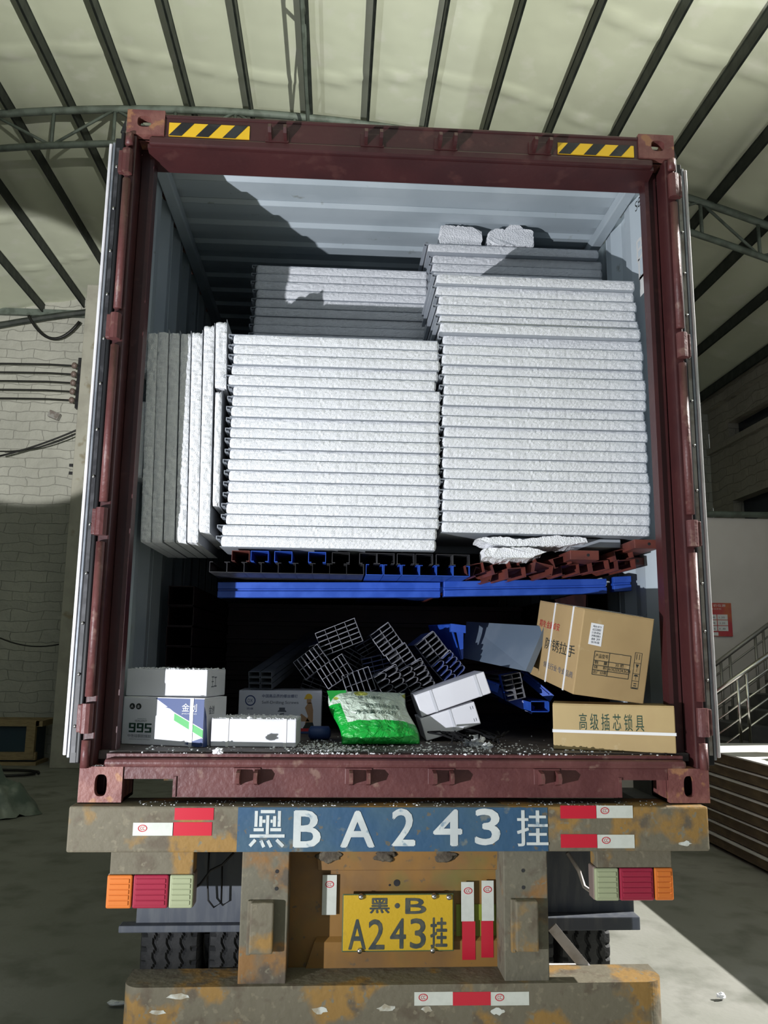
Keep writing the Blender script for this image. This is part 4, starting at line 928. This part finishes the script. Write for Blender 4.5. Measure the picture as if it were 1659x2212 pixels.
# blue bracket and grey sheet
def poly_slab(name, P, n, m, label, cat, parent=None):
    P = [Vector(p) for p in P]; g = G(P[0]); g.bm.faces.new([g.bm.verts.new(p-P[0]) for p in P])
    r = bmesh.ops.extrude_face_region(g.bm, geom=list(g.bm.faces)); bmesh.ops.translate(g.bm, verts=[v for v in r['geom'] if isinstance(v, bmesh.types.BMVert)], vec=Vector(n))
    return tag(g.build(name, m), label, cat)
t = thing('folded_sheet', 'grey blue folded steel sheet tilted beside the brown carton', 'metal sheet', tuple(at(1000, 1420, Y=.9))); o = t.location
P = [at(1008, 1343, Y=1.15), at(1182, 1353, Y=.50), at(1141, 1451, Y=.46), at(998, 1421, Y=.95)]
g = G(o); v = [g.bm.verts.new(p-o) for p in P]; g.bm.faces.new(v); r = bmesh.ops.extrude_face_region(g.bm, geom=list(g.bm.faces)); bmesh.ops.translate(g.bm, verts=[q for q in r['geom'] if isinstance(q, bmesh.types.BMVert)], vec=Vector((.0, .004, .001))); g.build('sheet', 'galv_sheet', t)
g = G(o); g.bar(P[1], P[2], .002, .03, up=(1, .4, 0)); g.build('folded_flange', 'galv_sheet', t)
t = thing('blue_bracket', 'bright blue steel bracket with an end plate sticking up behind the bundles', 'bracket', tuple(at(990, 1430, Y=.85))); o = t.location
A = [at(925, 1352, Y=1.25), at(975, 1349, Y=.86), at(996, 1425, Y=.82), at(950, 1432, Y=1.2)]
g = G(o); g.hexa([*A, *[a+Vector((.004, .006, .004)) for a in A]]); g.build('web_plate', 'steel_blue', t)
g = G(o); a, b = at(974, 1355, Y=.80), at(1006, 1358, Y=.80); g.hexa([a+Vector((0, 0, -.022)), b+Vector((0, 0, -.022)), b+Vector((0, .05, -.022)), a+Vector((0, .05, -.022)), a+Vector((0, 0, .018)), b+Vector((0, 0, .016)), b+Vector((0, .05, .016)), a+Vector((0, .05, .018))]); g.build('end_plate', 'steel_blue', t)
g = G(o); c1, c2 = at(986, 1365, Y=.80), at(1001, 1365, Y=.80); d1 = at(998, 1424, Y=.78)
g.hexa([c1, c2, c2+Vector((0, .01, 0)), c1+Vector((0, .01, 0)), d1, d1+Vector((.006, 0, 0)), d1+Vector((.006, .01, 0)), d1+Vector((0, .01, 0))]); g.build('flange', 'steel_blue', t)
for k, (pa, pb, lb) in enumerate((((1062, 1478), (1150, 1525), 'blue steel angle under the small blue-wrapped bundle'), ((1130, 1450), (1190, 1500), 'blue steel angle between the small bundle and the brown carton'), ((1010, 1455), (1075, 1478), 'dark blue steel angle at the right foot of the heap'))):
    a, b = at(*pa, Y=.80), at(*pb, Y=.70); g = G(a); g.bar(a, b, .05, .004, up=(0, 0, 1)); g.bar(a-Vector((0, .02, .02)), b-Vector((0, .02, .02)), .004, .04, up=(0, 0, 1)); tag(g.build('steel_angle', 'steel_blue'), lb, 'steel angle', 'blue steel angles')
a = at(1166, 1524, Y=.56); boxsec(a.x-.045, a.x+.045, .56, 1.3, a.z-.03, a.z+.02, 'steel_blue', 'blue box section end beside the lower brown carton', None)
# black strip bundle and zip ties on the floor
t = thing('black_strip_bundle', 'tangle of black plastic strips on the floor in front of the lower brown carton', 'strip bundle', tuple(at(1040, 1606, Z=FZ))); o = t.location; rnd = random.Random(9)
for k in range(34):
    a = at(975+rnd.uniform(0, 110), 1597+rnd.uniform(-8, 8), Z=FZ+.015+rnd.uniform(0, .035)); d = Vector((rnd.uniform(-.10, .06), rnd.uniform(.05, .3), rnd.uniform(-.0, .02)))
    g = G(o); g.tube([a, a+d*.5+Vector((0, 0, rnd.uniform(0, .012))), a+d], .0045, 5); g.build('strip', 'strip_black', t)
# foam lumps on the floor edge
for px, py, r, lb in ((1026, 1606, .034, 'white foam lump on the container floor below the tilted cartons'), (1052, 1612, .018, 'small foam crumb just right of the white lump'), (470, 1622, .016, 'small foam crumb below the front white carton')):
    p = at(px, py+6, Z=FZ); g = G(p); g.blob(p+Vector((0, 0, r*.6)), r, px, .35, 3, (1.2, .9, .75), 2.2); tag(g.build('foam_lump', 'foam2'), lb, 'foam', 'foam lumps')
g = G(at(690, 1590, Z=FZ)); p = at(690, 1598, Z=FZ); g.tube([p+Vector((-.05, 0, .03)), p+Vector((-.04, 0, .03)), p+Vector((.04, .0, .03)), p+Vector((.05, 0, .03))], [.015, .03, .03, .015], 12)
tag(g.build('rolled_bag', 'navy', None, True), 'small dark navy roll between the screw carton and the green bag', 'roll')

# ------------------------------------------------------------------ cartons
def carton(name, label, c, r, d, m, flaps=True, bev=.004):
    R_ = Euler(r, 'XYZ').to_matrix(); base = Vector(c)+R_ @ Vector((0, 0, -d[2]/2))
    t = thing(name, label, 'carton', tuple(base), None, tuple(r)); W_, D_, H_ = d
    g = G(); g.box(-W_/2, W_/2, -D_/2, D_/2, 0, H_-.003, bev); b = link('carton_body', g.mesh('carton_body', m), t)
    g = G(); g.box(-W_/2+.001, W_/2-.001, -D_/2+.001, -.0015, H_-.004, H_, .001); g.box(-W_/2+.001, W_/2-.001, .0015, D_/2-.001, H_-.004, H_-.0003, .001); link('top_flaps', g.mesh('top_flaps', m), t)
    return t, W_, D_, H_
U, V_ = (1, 0, 0), (0, 0, 1)
def dec(t, name, polys, m, y, th=.0008):
    g = G()
    for p in polys: g.prism(p, (0, y, 0), U, V_, (0, -th, 0))
    return link(name, g.mesh(name, m), t)
def rect(a, b, c, d): return [(a, c), (b, c), (b, d), (a, d)]
# lower kraft carton
t, W_, D_, H_ = carton('kraft_carton', 'low brown carton with dark characters and a white strap on the floor at the right', (.908, .200, 1.5245), (0, .0, -.29), (.484, .19, .186), 'kraft2')
text('printed_title', '高 级 插 芯 锁 具', 'dkgreen', t, (0, 0, 0), (-W_/2+W_*.22, -D_/2, H_*.44), U, V_, W_*.53, H_*.36)
g = G(); z = H_*.40; b_ = .0025
for x0, x1, y0, y1 in ((-W_/2-b_, W_/2+b_, -D_/2-b_, -D_/2-.0008), (-W_/2-b_, -W_/2-.0008, -D_/2, D_/2), (W_/2+.0008, W_/2+b_, -D_/2, D_/2)): g.box(x0, x1, y0, y1, z-.006, z+.006)
link('strap', g.mesh('strap', 'strap'), t)
# tilted kraft carton
t, W_, D_, H_ = carton('kraft_carton', 'large tilted brown carton with a printed table, resting on the low brown carton', (.86, .345, 1.847), (.124, .124, .099), (.309, .55, .352), 'kraft')
F_ = -D_/2
def fx(px): return (px-1265)/150*W_-W_/2
lines = []; lw = .0013
x0, x1, xm = -.085, .073, -.020; zs_ = [H_*.53, H_*.425, H_*.37, H_*.315, H_*.26]
for z in zs_: lines.append(rect(x0, x1, z-lw, z+lw))
for x in (x0, xm, x1): lines.append(rect(x-lw, x+lw, zs_[-1], zs_[0]))
dec(t, 'printed_table', lines, 'ink', F_)
for s_, xx, zz, w5, h5 in (('产品型号', x0+.004, H_*.455, .056, .017), ('数    量', x0+.004, H_*.382, .056, .014), ('体    积', x0+.004, H_*.327, .056, .014), ('出厂日期', x0+.004, H_*.272, .056, .014), ('35 把', xm+.03, H_*.382, .036, .014), ('61X33X34.5CM', xm+.003, H_*.328, .094, .013)):
    text('table_text', s_, 'ink', t, (0, 0, 0), (xx, F_, zz), U, V_, w5, h5)
xi0, xi1 = .090, .120; fr = []
for z in (.58, .46, .335, .25, .16): fr.append(rect(xi0, xi1, H_*z-lw*.7, H_*z+lw*.7))
for x in (xi0, xi1): fr.append(rect(x-lw*.7, x+lw*.7, H_*.16, H_*.58))
fr += [rect(xi0+.007, xi0+.009, H_*.5, H_*.565), rect(xi0+.019, xi0+.021, H_*.5, H_*.565), [(xi0+.008, H_*.445), (xi0+.022, H_*.445), (xi0+.015, H_*.40)], rect(xi0+.0145, xi0+.0155, H_*.36, H_*.4), [(xi0+.005, H_*.305), (xi0+.025, H_*.305), (xi0+.020, H_*.325), (xi0+.010, H_*.325)], rect(xi0+.0145, xi0+.0155, H_*.265, H_*.31), rect(xi0+.009, xi0+.021, H_*.19, H_*.2), rect(xi0+.009, xi0+.021, H_*.215, H_*.225), rect(xi0+.003, xi1-.003, H_*.163, H_*.175)]
dec(t, 'handling_symbols', fr, 'ink', F_)
dec(t, 'paper_label', [[(-.118, H_*.60), (-.062, H_*.59), (-.062, H_*.845), (-.116, H_*.85)]], 'paper', F_, .0012)
for i, s_ in enumerate(('粤B·873', '6222083', '118·856', 'MR081', '88 39', '张伟强')):
    text('handwriting', s_, 'ink_grey', t, (0, 0, 0), (-.108, F_-.0012, H_*(.80-.037*i)), U, V_, .036, .009)
# left face (faces -x): print and straps
L0 = -W_/2; ul = (0, -1, 0)
def ltext(name, s_, m, ya, z, w5, h5): text(name, s_, m, t, (0, 0, 0), (L0, ya, z), ul, V_, w5, h5)
ltext('side_text', '精攻·金属卓安', 'red_print', D_*.42, H_*.66, .26, .034); ltext('side_text', '防锈拉手', 'ink', D_*.22, H_*.40, .36, .052); ltext('side_text', '领先行业·专业品质', 'ink_grey', D_*.20, H_*.17, .36, .026)
for yy in (D_*.10, -D_*.30):
    g = G(); g.box(L0-.003, L0-.0008, yy-.007, yy+.007, -.002, H_+.002); g.box(L0-.003, W_/2, yy-.007, yy+.007, H_+.0005, H_+.002); link('strap', g.mesh('strap', 'strap'), t)
# 995 sealant carton
t, W_, D_, H_ = carton('sealant_carton', 'white carton printed 995 with a navy corner, on the floor at far left', (-.937, .337, 1.5275), (.0, 0, -.304), (.372, .211, .193), 'carton')
F_ = -D_/2; SXL = -W_/2
X = lambda a: SXL+W_*a
Z = lambda b: H_*b
dec(t, 'navy_print', [[(X(.40), Z(.985)), (X(.995), Z(.985)), (X(.995), Z(.02)), (X(.93), Z(.0)), (X(.78), Z(.06)), (X(.99), Z(.19)), (X(.99), Z(.33)), (X(.70), Z(.62)), (X(.56), Z(.80))]], 'navy', F_)
dec(t, 'white_gap', [[(X(.52), Z(.80)), (X(.60), Z(.765)), (X(.995), Z(.33)), (X(.995), Z(.60)), (X(.72), Z(.84))]], 'navy', F_, .0009)
dec(t, 'green_stripe', [[(X(.64), Z(.53)), (X(.995), Z(.19)), (X(.995), Z(.35)), (X(.64), Z(.68))]], 'green', F_, .0014)
dec(t, 'stripe_edging', [[(X(.64), Z(.68)), (X(.995), Z(.35)), (X(.995), Z(.365)), (X(.64), Z(.70))], [(X(.64), Z(.53)), (X(.995), Z(.19)), (X(.995), Z(.175)), (X(.64), Z(.515))]], 'paper', F_, .0014)
text('brand_text', '金创', 'paper', t, (0, 0, 0), (X(.73), F_-.001, Z(.72)), U, V_, W_*.18, H_*.17)
text('brand_text', 'JINCHUANG', 'paper', t, (0, 0, 0), (X(.73), F_-.001, Z(.66)), U, V_, W_*.18, H_*.03)
nums = []
for k, segs in enumerate(('abcdfg', 'abcdfg', 'acdfg')):
    x0_ = X(.09)+k*W_*.098; dw = W_*.082; z0_, z1_ = Z(.26), Z(.45); zm = (z0_+z1_)/2; q_ = .0058; v_ = .0085
    R_ = {'a': rect(x0_, x0_+dw, z1_-q_, z1_), 'g': rect(x0_, x0_+dw, zm-q_/2, zm+q_/2), 'd': rect(x0_, x0_+dw, z0_, z0_+q_), 'f': rect(x0_, x0_+v_, zm, z1_), 'b': rect(x0_+dw-v_, x0_+dw, zm, z1_), 'c': rect(x0_+dw-v_, x0_+dw, z0_, zm)}
    nums.append([R_[c] for c in segs])
g = G()
for k, n_ in enumerate(nums):
    for j, p in enumerate(n_): g.prism(p, (0, F_-.0001*j, 0), U, V_, (0, -.0008, 0))
link('product_number', g.mesh('product_number', 'dkgreen'), t)
text('product_text', 'SEALANT', 'dkgreen', t, (0, 0, 0), (X(.16), F_, Z(.48)), U, V_, W_*.15, H_*.035)
text('product_text', 'JINCHUANG', 'dkgreen', t, (0, 0, 0), (X(.19), F_, Z(.53)), U, V_, W_*.11, H_*.02)
text('product_text', '中性硅酮耐候胶', 'ink_grey', t, (0, 0, 0), (X(.08), F_, Z(.15)), U, V_, W_*.29, H_*.07)
text('product_text', 'ZHONGXING GUITONG NAIHOUJIAO', 'ink_grey', t, (0, 0, 0), (X(.10), F_, Z(.10)), U, V_, W_*.26, H_*.022)
def disc(cx, cz, r, n=20): return [(cx+r*math.cos(2*math.pi*k/n), cz+r*math.sin(2*math.pi*k/n)) for k in range(n)]
dec(t, 'round_mark', [disc(X(.115), Z(.80), .0125), disc(X(.195), Z(.80), .0125)], 'ink', F_)
text('mark_glyph', 'A', 'paper', t, (0, 0, 0), (X(.115)-.006, F_-.001, Z(.80)-.006), U, V_, .012, .012); text('mark_glyph', '金', 'paper', t, (0, 0, 0), (X(.195)-.006, F_-.001, Z(.80)-.006), U, V_, .012, .012)
g = G(); g.box(X(.83), X(.87), F_-.0035, F_-.0016, 0, H_+.001); link('clear_tape', g.mesh('clear_tape', 'strap_clear'), t)
text('side_text', '金创', 'ink_grey', t, (0, 0, 0), (W_/2, F_+.04, Z(.66)), (0, 1, 0), V_, .05, .035)
g = G(); g.prism([(0, 0), (.04, 0), (.02, .12), (0, .16)], (W_/2+.0008, F_, 0), (0, 1, 0), V_, (-.0006, 0, 0)); link('navy_side_print', g.mesh('navy_side_print', 'navy'), t)
# plain carton on top
t, W_, D_, H_ = carton('white_carton', 'plain white carton sprinkled with foam crumbs, on top of the 995 carton', (-.946, .380, 1.682), (0, 0, -.235), (.362, .210, .112), 'carton')
tf = t; TFD = (W_, D_, H_)
text('side_stamp', '王工', 'ink_grey', t, (0, 0, 0), (W_/2, -.06, H_*.35), (0, 1, 0), V_, .06, .045)
# front white carton
t, W_, D_, H_ = carton('white_carton', 'low white carton with two straps on the floor before the screw carton', (-.586, .314, 1.4865), (0, 0, -.047), (.349, .219, .111), 'carton')
for x in (-W_*.31, W_*.37): g = G(); g.box(x-.006, x+.006, -D_/2-.0025, -D_/2-.0008, -.0, H_+.002); g.box(x-.006, x+.006, -D_/2-.002, D_/2, H_+.0004, H_+.002); link('strap', g.mesh('strap', 'strap'), t)
ff = t; FFD = (W_, D_, H_)
# screw carton
t, W_, D_, H_ = carton('screw_carton', 'white screw carton with a picture of a worker in a yellow helmet', (-.523, .90, 1.532), (0, 0, .0), (.398, .25, .201), 'carton')
F_ = -D_/2; X = lambda a: -W_/2+W_*a; Z = lambda b: H_*b
text('product_text', 'Self-Drilling Screws', 'ink_grey', t, (0, 0, 0), (X(.28), F_, Z(.67)), U, V_, W_*.44, H_*.085)
text('product_text', '中国高品质的螺丝螺钉', 'navy', t, (0, 0, 0), (X(.28), F_, Z(.83)), U, V_, W_*.43, H_*.08)
ring = []
for k in range(24):
    a0, a1 = 2*math.pi*k/24, 2*math.pi*(k+1)/24; r0, r1 = .020, .025
    ring.append([(X(.14)+r0*math.cos(a0), Z(.76)+r0*math.sin(a0)), (X(.14)+r1*math.cos(a0), Z(.76)+r1*math.sin(a0)), (X(.14)+r1*math.cos(a1), Z(.76)+r1*math.sin(a1)), (X(.14)+r0*math.cos(a1), Z(.76)+r0*math.sin(a1))])
dec(t, 'round_logo', ring, 'navy', F_); text('logo_glyph', 'DX', 'navy', t, (0, 0, 0), (X(.14)-.012, F_, Z(.76)-.008), U, V_, .024, .016)
text('logo_caption', '百度', 'navy', t, (0, 0, 0), (X(.10), F_, Z(.55)), U, V_, W_*.08, H_*.045)
dec(t, 'small_pictures', [rect(X(.04), X(.15), Z(.27), Z(.42)), rect(X(.17), X(.25), Z(.27), Z(.42))], 'ink_grey', F_)
scr = [[(X(.47), Z(.50)), (X(.58), Z(.50)), (X(.57), Z(.535)), (X(.48), Z(.535))], rect(X(.49), X(.56), Z(.535), Z(.60))]
for k in range(6): scr.append([(X(.50), Z(.46-k*.05)), (X(.55), Z(.475-k*.05)), (X(.55), Z(.445-k*.05)), (X(.50), Z(.43-k*.05))])
dec(t, 'screw_picture', scr, 'ink_grey', F_)
dec(t, 'person_picture', [[(X(.80), Z(.60)), (X(.84), Z(.72)), (X(.88), Z(.72)), (X(.90), Z(.55)), (X(.90), Z(.22)), (X(.80), Z(.22)), (X(.84), Z(.40))], rect(X(.82), X(.875), Z(.70), Z(.80)), [(X(.74), Z(.42)), (X(.76), Z(.46)), (X(.83), Z(.36)), (X(.86), Z(.28)), (X(.76), Z(.28))]], 'skin_tone', F_)
dec(t, 'helmet_picture', [disc(X(.843), Z(.845), .017)[0:11]+[(X(.79), Z(.83)), (X(.79), Z(.80)), (X(.885), Z(.81))]], 'yellow', F_, .0012)
dec(t, 'trousers_picture', [[(X(.78), Z(.12)), (X(.82), Z(.26)), (X(.90), Z(.26)), (X(.92), Z(.12))]], 'ink', F_, .0012)
dec(t, 'red_band', [rect(X(.70), X(.99), Z(.05), Z(.12))], 'red_print', F_, .001); dec(t, 'navy_band', [rect(X(.70), X(.99), Z(.0), Z(.05))], 'navy', F_, .001)
# two tilted white cartons
t, W_, D_, H_ = carton('white_carton', 'upper of two tilted white cartons right of the green bag, with a grey tape band', (.271, .585, 1.637), (.0, -.331, 0), (.333, .25, .100), 'carton')
for x in (-W_*.28, W_*.355): g = G(); g.box(x-.006, x+.006, -D_/2-.002, -D_/2-.0006, 0, H_); link('tape_band', g.mesh('tape_band', 'strap_clear'), t)
t, W_, D_, H_ = carton('white_carton', 'lower of two tilted white cartons right of the green bag, corner on the floor', (.259, .585, 1.518), (0, -.302, 0), (.257, .25, .102), 'carton')
g = G(); g.box(W_*.02, W_*.06, -D_/2-.002, -D_/2-.0006, 0, H_); link('tape_band', g.mesh('tape_band', 'strap_clear'), t)
text('box_stamp', '11', 'ink_grey', t, (0, 0, 0), (W_*.40, -D_/2, H_*.72), U, V_, .012, .014); text('box_stamp', '11', 'ink_grey', t, (0, 0, 0), (W_*.40, -D_/2, H_*.18), U, V_, .012, .014)
# ------------------------------------------------------------------ green and white woven bag
def bag_mat():
    m = bpy.data.materials.new('printed_plastic_bag'); m.use_nodes = True; nt = m.node_tree; N = nt.nodes; Lk = nt.links; b = N['Principled BSDF']; b.inputs['Roughness'].default_value = .28
    at_ = N.new('ShaderNodeUVMap'); sp = N.new('ShaderNodeSeparateXYZ'); Lk.new(at_.outputs[0], sp.inputs[0])
    n = N.new('ShaderNodeTexNoise'); n.inputs['Scale'].default_value = 9; Lk.new(at_.outputs[0], n.inputs['Vector'])
    def math_(op, a, b2):
        x = N.new('ShaderNodeMath'); x.operation = op
        for i, q_ in enumerate((a, b2)):
            if hasattr(q_, 'name') or hasattr(q_, 'node'): Lk.new(q_, x.inputs[i])
            else: x.inputs[i].default_value = q_
        return x.outputs[0]
    u, v = sp.outputs[0], sp.outputs[1]
    vv = math_('ADD', v, math_('MULTIPLY', math_('SUBTRACT', n.outputs[0], .5), .06))
    g1 = math_('LESS_THAN', vv, .34); g2 = math_('LESS_THAN', u, .13)
    gg = math_('MAXIMUM', g1, math_('MULTIPLY', g2, math_('LESS_THAN', v, .7)))
    x = N.new('ShaderNodeMix'); x.data_type = 'RGBA'; x.inputs[6].default_value = (.60, .70, .60, 1); x.inputs[7].default_value = (.006, .36, .04, 1); Lk.new(gg, x.inputs[0])
    n3 = N.new('ShaderNodeTexNoise'); n3.inputs['Scale'].default_value = 3.5; Lk.new(at_.outputs[0], n3.inputs['Vector'])
    yl = math_('MULTIPLY', math_('GREATER_THAN', n3.outputs[0], .60), math_('GREATER_THAN', v, .72))
    y2 = N.new('ShaderNodeMix'); y2.data_type = 'RGBA'; y2.inputs[7].default_value = (.42, .45, .08, 1); Lk.new(yl, y2.inputs[0]); Lk.new(x.outputs[2], y2.inputs[6])
    Lk.new(y2.outputs[2], b.inputs['Base Color'])
    bn = N.new('ShaderNodeTexNoise'); bn.inputs['Scale'].default_value = 7; bn.inputs['Detail'].default_value = 4; bn.inputs['Distortion'].default_value = 1.5; Lk.new(at_.outputs[0], bn.inputs['Vector'])
    bb = N.new('ShaderNodeBump'); bb.inputs['Strength'].default_value = .7; bb.inputs['Distance'].default_value = .03; Lk.new(bn.outputs[0], bb.inputs['Height']); Lk.new(bb.outputs[0], b.inputs['Normal'])
    return m
M['bag'] = bag_mat()
def bag():
    tb = thing('plastic_bag', 'green and white printed plastic bag leaning on the channel heap at centre front', 'bag', (-.05, .36, FZ)); o = tb.location
    # outline corners on the front sheet: bottom left/right, top left/right
    BL, BR, TL, TR = at(738, 1606, Y=.28), at(907, 1606, Y=.30), at(706, 1493, Y=.46), at(872, 1497, Y=.54)
    BL.z = BR.z = FZ+.006
    g = G(o); n = 44; uvs = {}
    def sheet(sgn):
        def fn(a, b):
            p = BL.lerp(BR, a).lerp(TL.lerp(TR, a), b); q_ = (math.sin(math.pi*min(1, max(0, a)))**.55)*(math.sin(math.pi*b)**.5)
            nn = Vector((0, -.75, .45)).normalized()
            wr = .007*noise.noise(Vector((a*9, b*5, 2)))+.004*noise.noise(Vector((a*22, b*14, 5)))
            p = p+nn*((.062 if sgn > 0 else -.05)*q_+wr*q_)
            p.x += .010*math.sin(b*7)*(1-q_)
            p.z = max(p.z, FZ+.003); return p
        return fn
    A = g.grid(sheet(1), n, n); B = g.grid(sheet(-1), n, n)
    uvl = g.bm.loops.layers.uv.new('UVMap')
    for V4 in (A, B):
        for i in range(n+1):
            for j in range(n+1): uvs[V4[i][j]] = (i/n, j/n)
    for f in g.bm.faces:
        for l in f.loops: l[uvl].uv = uvs[l.vert]
    bmesh.ops.remove_doubles(g.bm, verts=g.bm.verts, dist=.0008)
    g.build('bag_body', 'bag', tb, True)
    front = sheet(1); nn = Vector((0, -.75, .45)).normalized()
    for s_, a0, a1, b0, b1 in (('硅·耐候胶', .36, .66, .74, .82), ('一次性密封防水泥浆', .36, .86, .56, .645), ('净含量·20公斤', .26, .80, .44, .52)):
        tg_ = G(); text_into(tg_, s_, (0, 0, 0), (1, 0, 0), (0, 1, 0), 1, 1, 0)
        for v in tg_.bm.verts: v.co = Vector(front(a0+(a1-a0)*v.co.x, b0+(b1-b0)*v.co.y))+nn*.0022-o
        me_ = bpy.data.meshes.new('bag_print'); tg_.bm.to_mesh(me_); tg_.bm.free(); me_.materials.append(M['dkgreen']); link('bag_print', me_, tb)
    g = G(o); g.hexa([at(706, 1492, Y=.42), at(748, 1491, Y=.45), at(742, 1540, Y=.40), at(724, 1550, Y=.39), at(706, 1492, Y=.44), at(748, 1491, Y=.48), at(742, 1540, Y=.43), at(724, 1550, Y=.42)]); g.build('bag_ear', 'green', tb)
bag()
# ------------------------------------------------------------------ foam crumbs: nobody could count them
def crumbs(name, pts, label, parent=None):
    g = G()
    for p, r in pts:
        t = bmesh.new(); bmesh.ops.create_icosphere(t, subdivisions=1, radius=r); s_ = Vector((random.uniform(.7, 1.4), random.uniform(.7, 1.4), random.uniform(.5, .9)))
        mp = [g.bm.verts.new(Vector((v.co.x*s_.x, v.co.y*s_.y, v.co.z*s_.z))+Vector(p)+Vector((0, 0, r*.4))) for v in t.verts]
        for f in t.faces: g.bm.faces.new([mp[v.index] for v in f.verts])
        t.free()
    o = g.build(name, 'foam2'); tag(o, label, 'foam crumbs', kind='stuff'); return o
rnd = random.Random(21); pts = []
for k in range(1150):
    px = rnd.choice((rnd.uniform(262, 1480), rnd.gauss(960, 160), rnd.gauss(700, 45))); y = .0+abs(rnd.gauss(0, .20)); x = at(px, 1640, Y=max(y, .02)).x
    if abs(x) < 1.1 and y < .9: pts.append(((x, y+.02, FZ+(.0 if y > .045 else -.005)), rnd.choice((.0016, .0024, .0034, .005))))
crumbs('foam_crumbs', pts, 'white foam crumbs scattered along the container floor edge')
pts = []
for k in range(260): pts.append(((rnd.uniform(-1.0, 1.0), rnd.uniform(-.055, .05), 1.2465), rnd.choice((.0018, .0025, .0035))))
for k in range(40): pts.append(((rnd.uniform(-1.2, -1.07), rnd.uniform(.0, .03), BZ+.1305), .0025))
crumbs('foam_crumbs', pts, 'white foam crumbs along the top of the trailer rear beam')
for tt, dd, lb in ((tf, TFD, 'white foam crumbs on top of the plain carton at the far left'), (ff, FFD, 'white foam crumbs on top of the low strapped carton')):
    mw = Matrix.Translation(tt.location) @ Euler(tt.rotation_euler).to_matrix().to_4x4(); pts = []
    for k in range(240): pts.append((mw @ Vector((rnd.uniform(-.49, .49)*dd[0], -dd[1]/2+dd[1]*rnd.random()**1.6, dd[2]+.0015)), rnd.choice((.0015, .0022, .003, .004))))
    pts.append((mw @ Vector((-.02, -dd[1]*.45, dd[2])), .010)); crumbs('foam_crumbs', pts, lb)
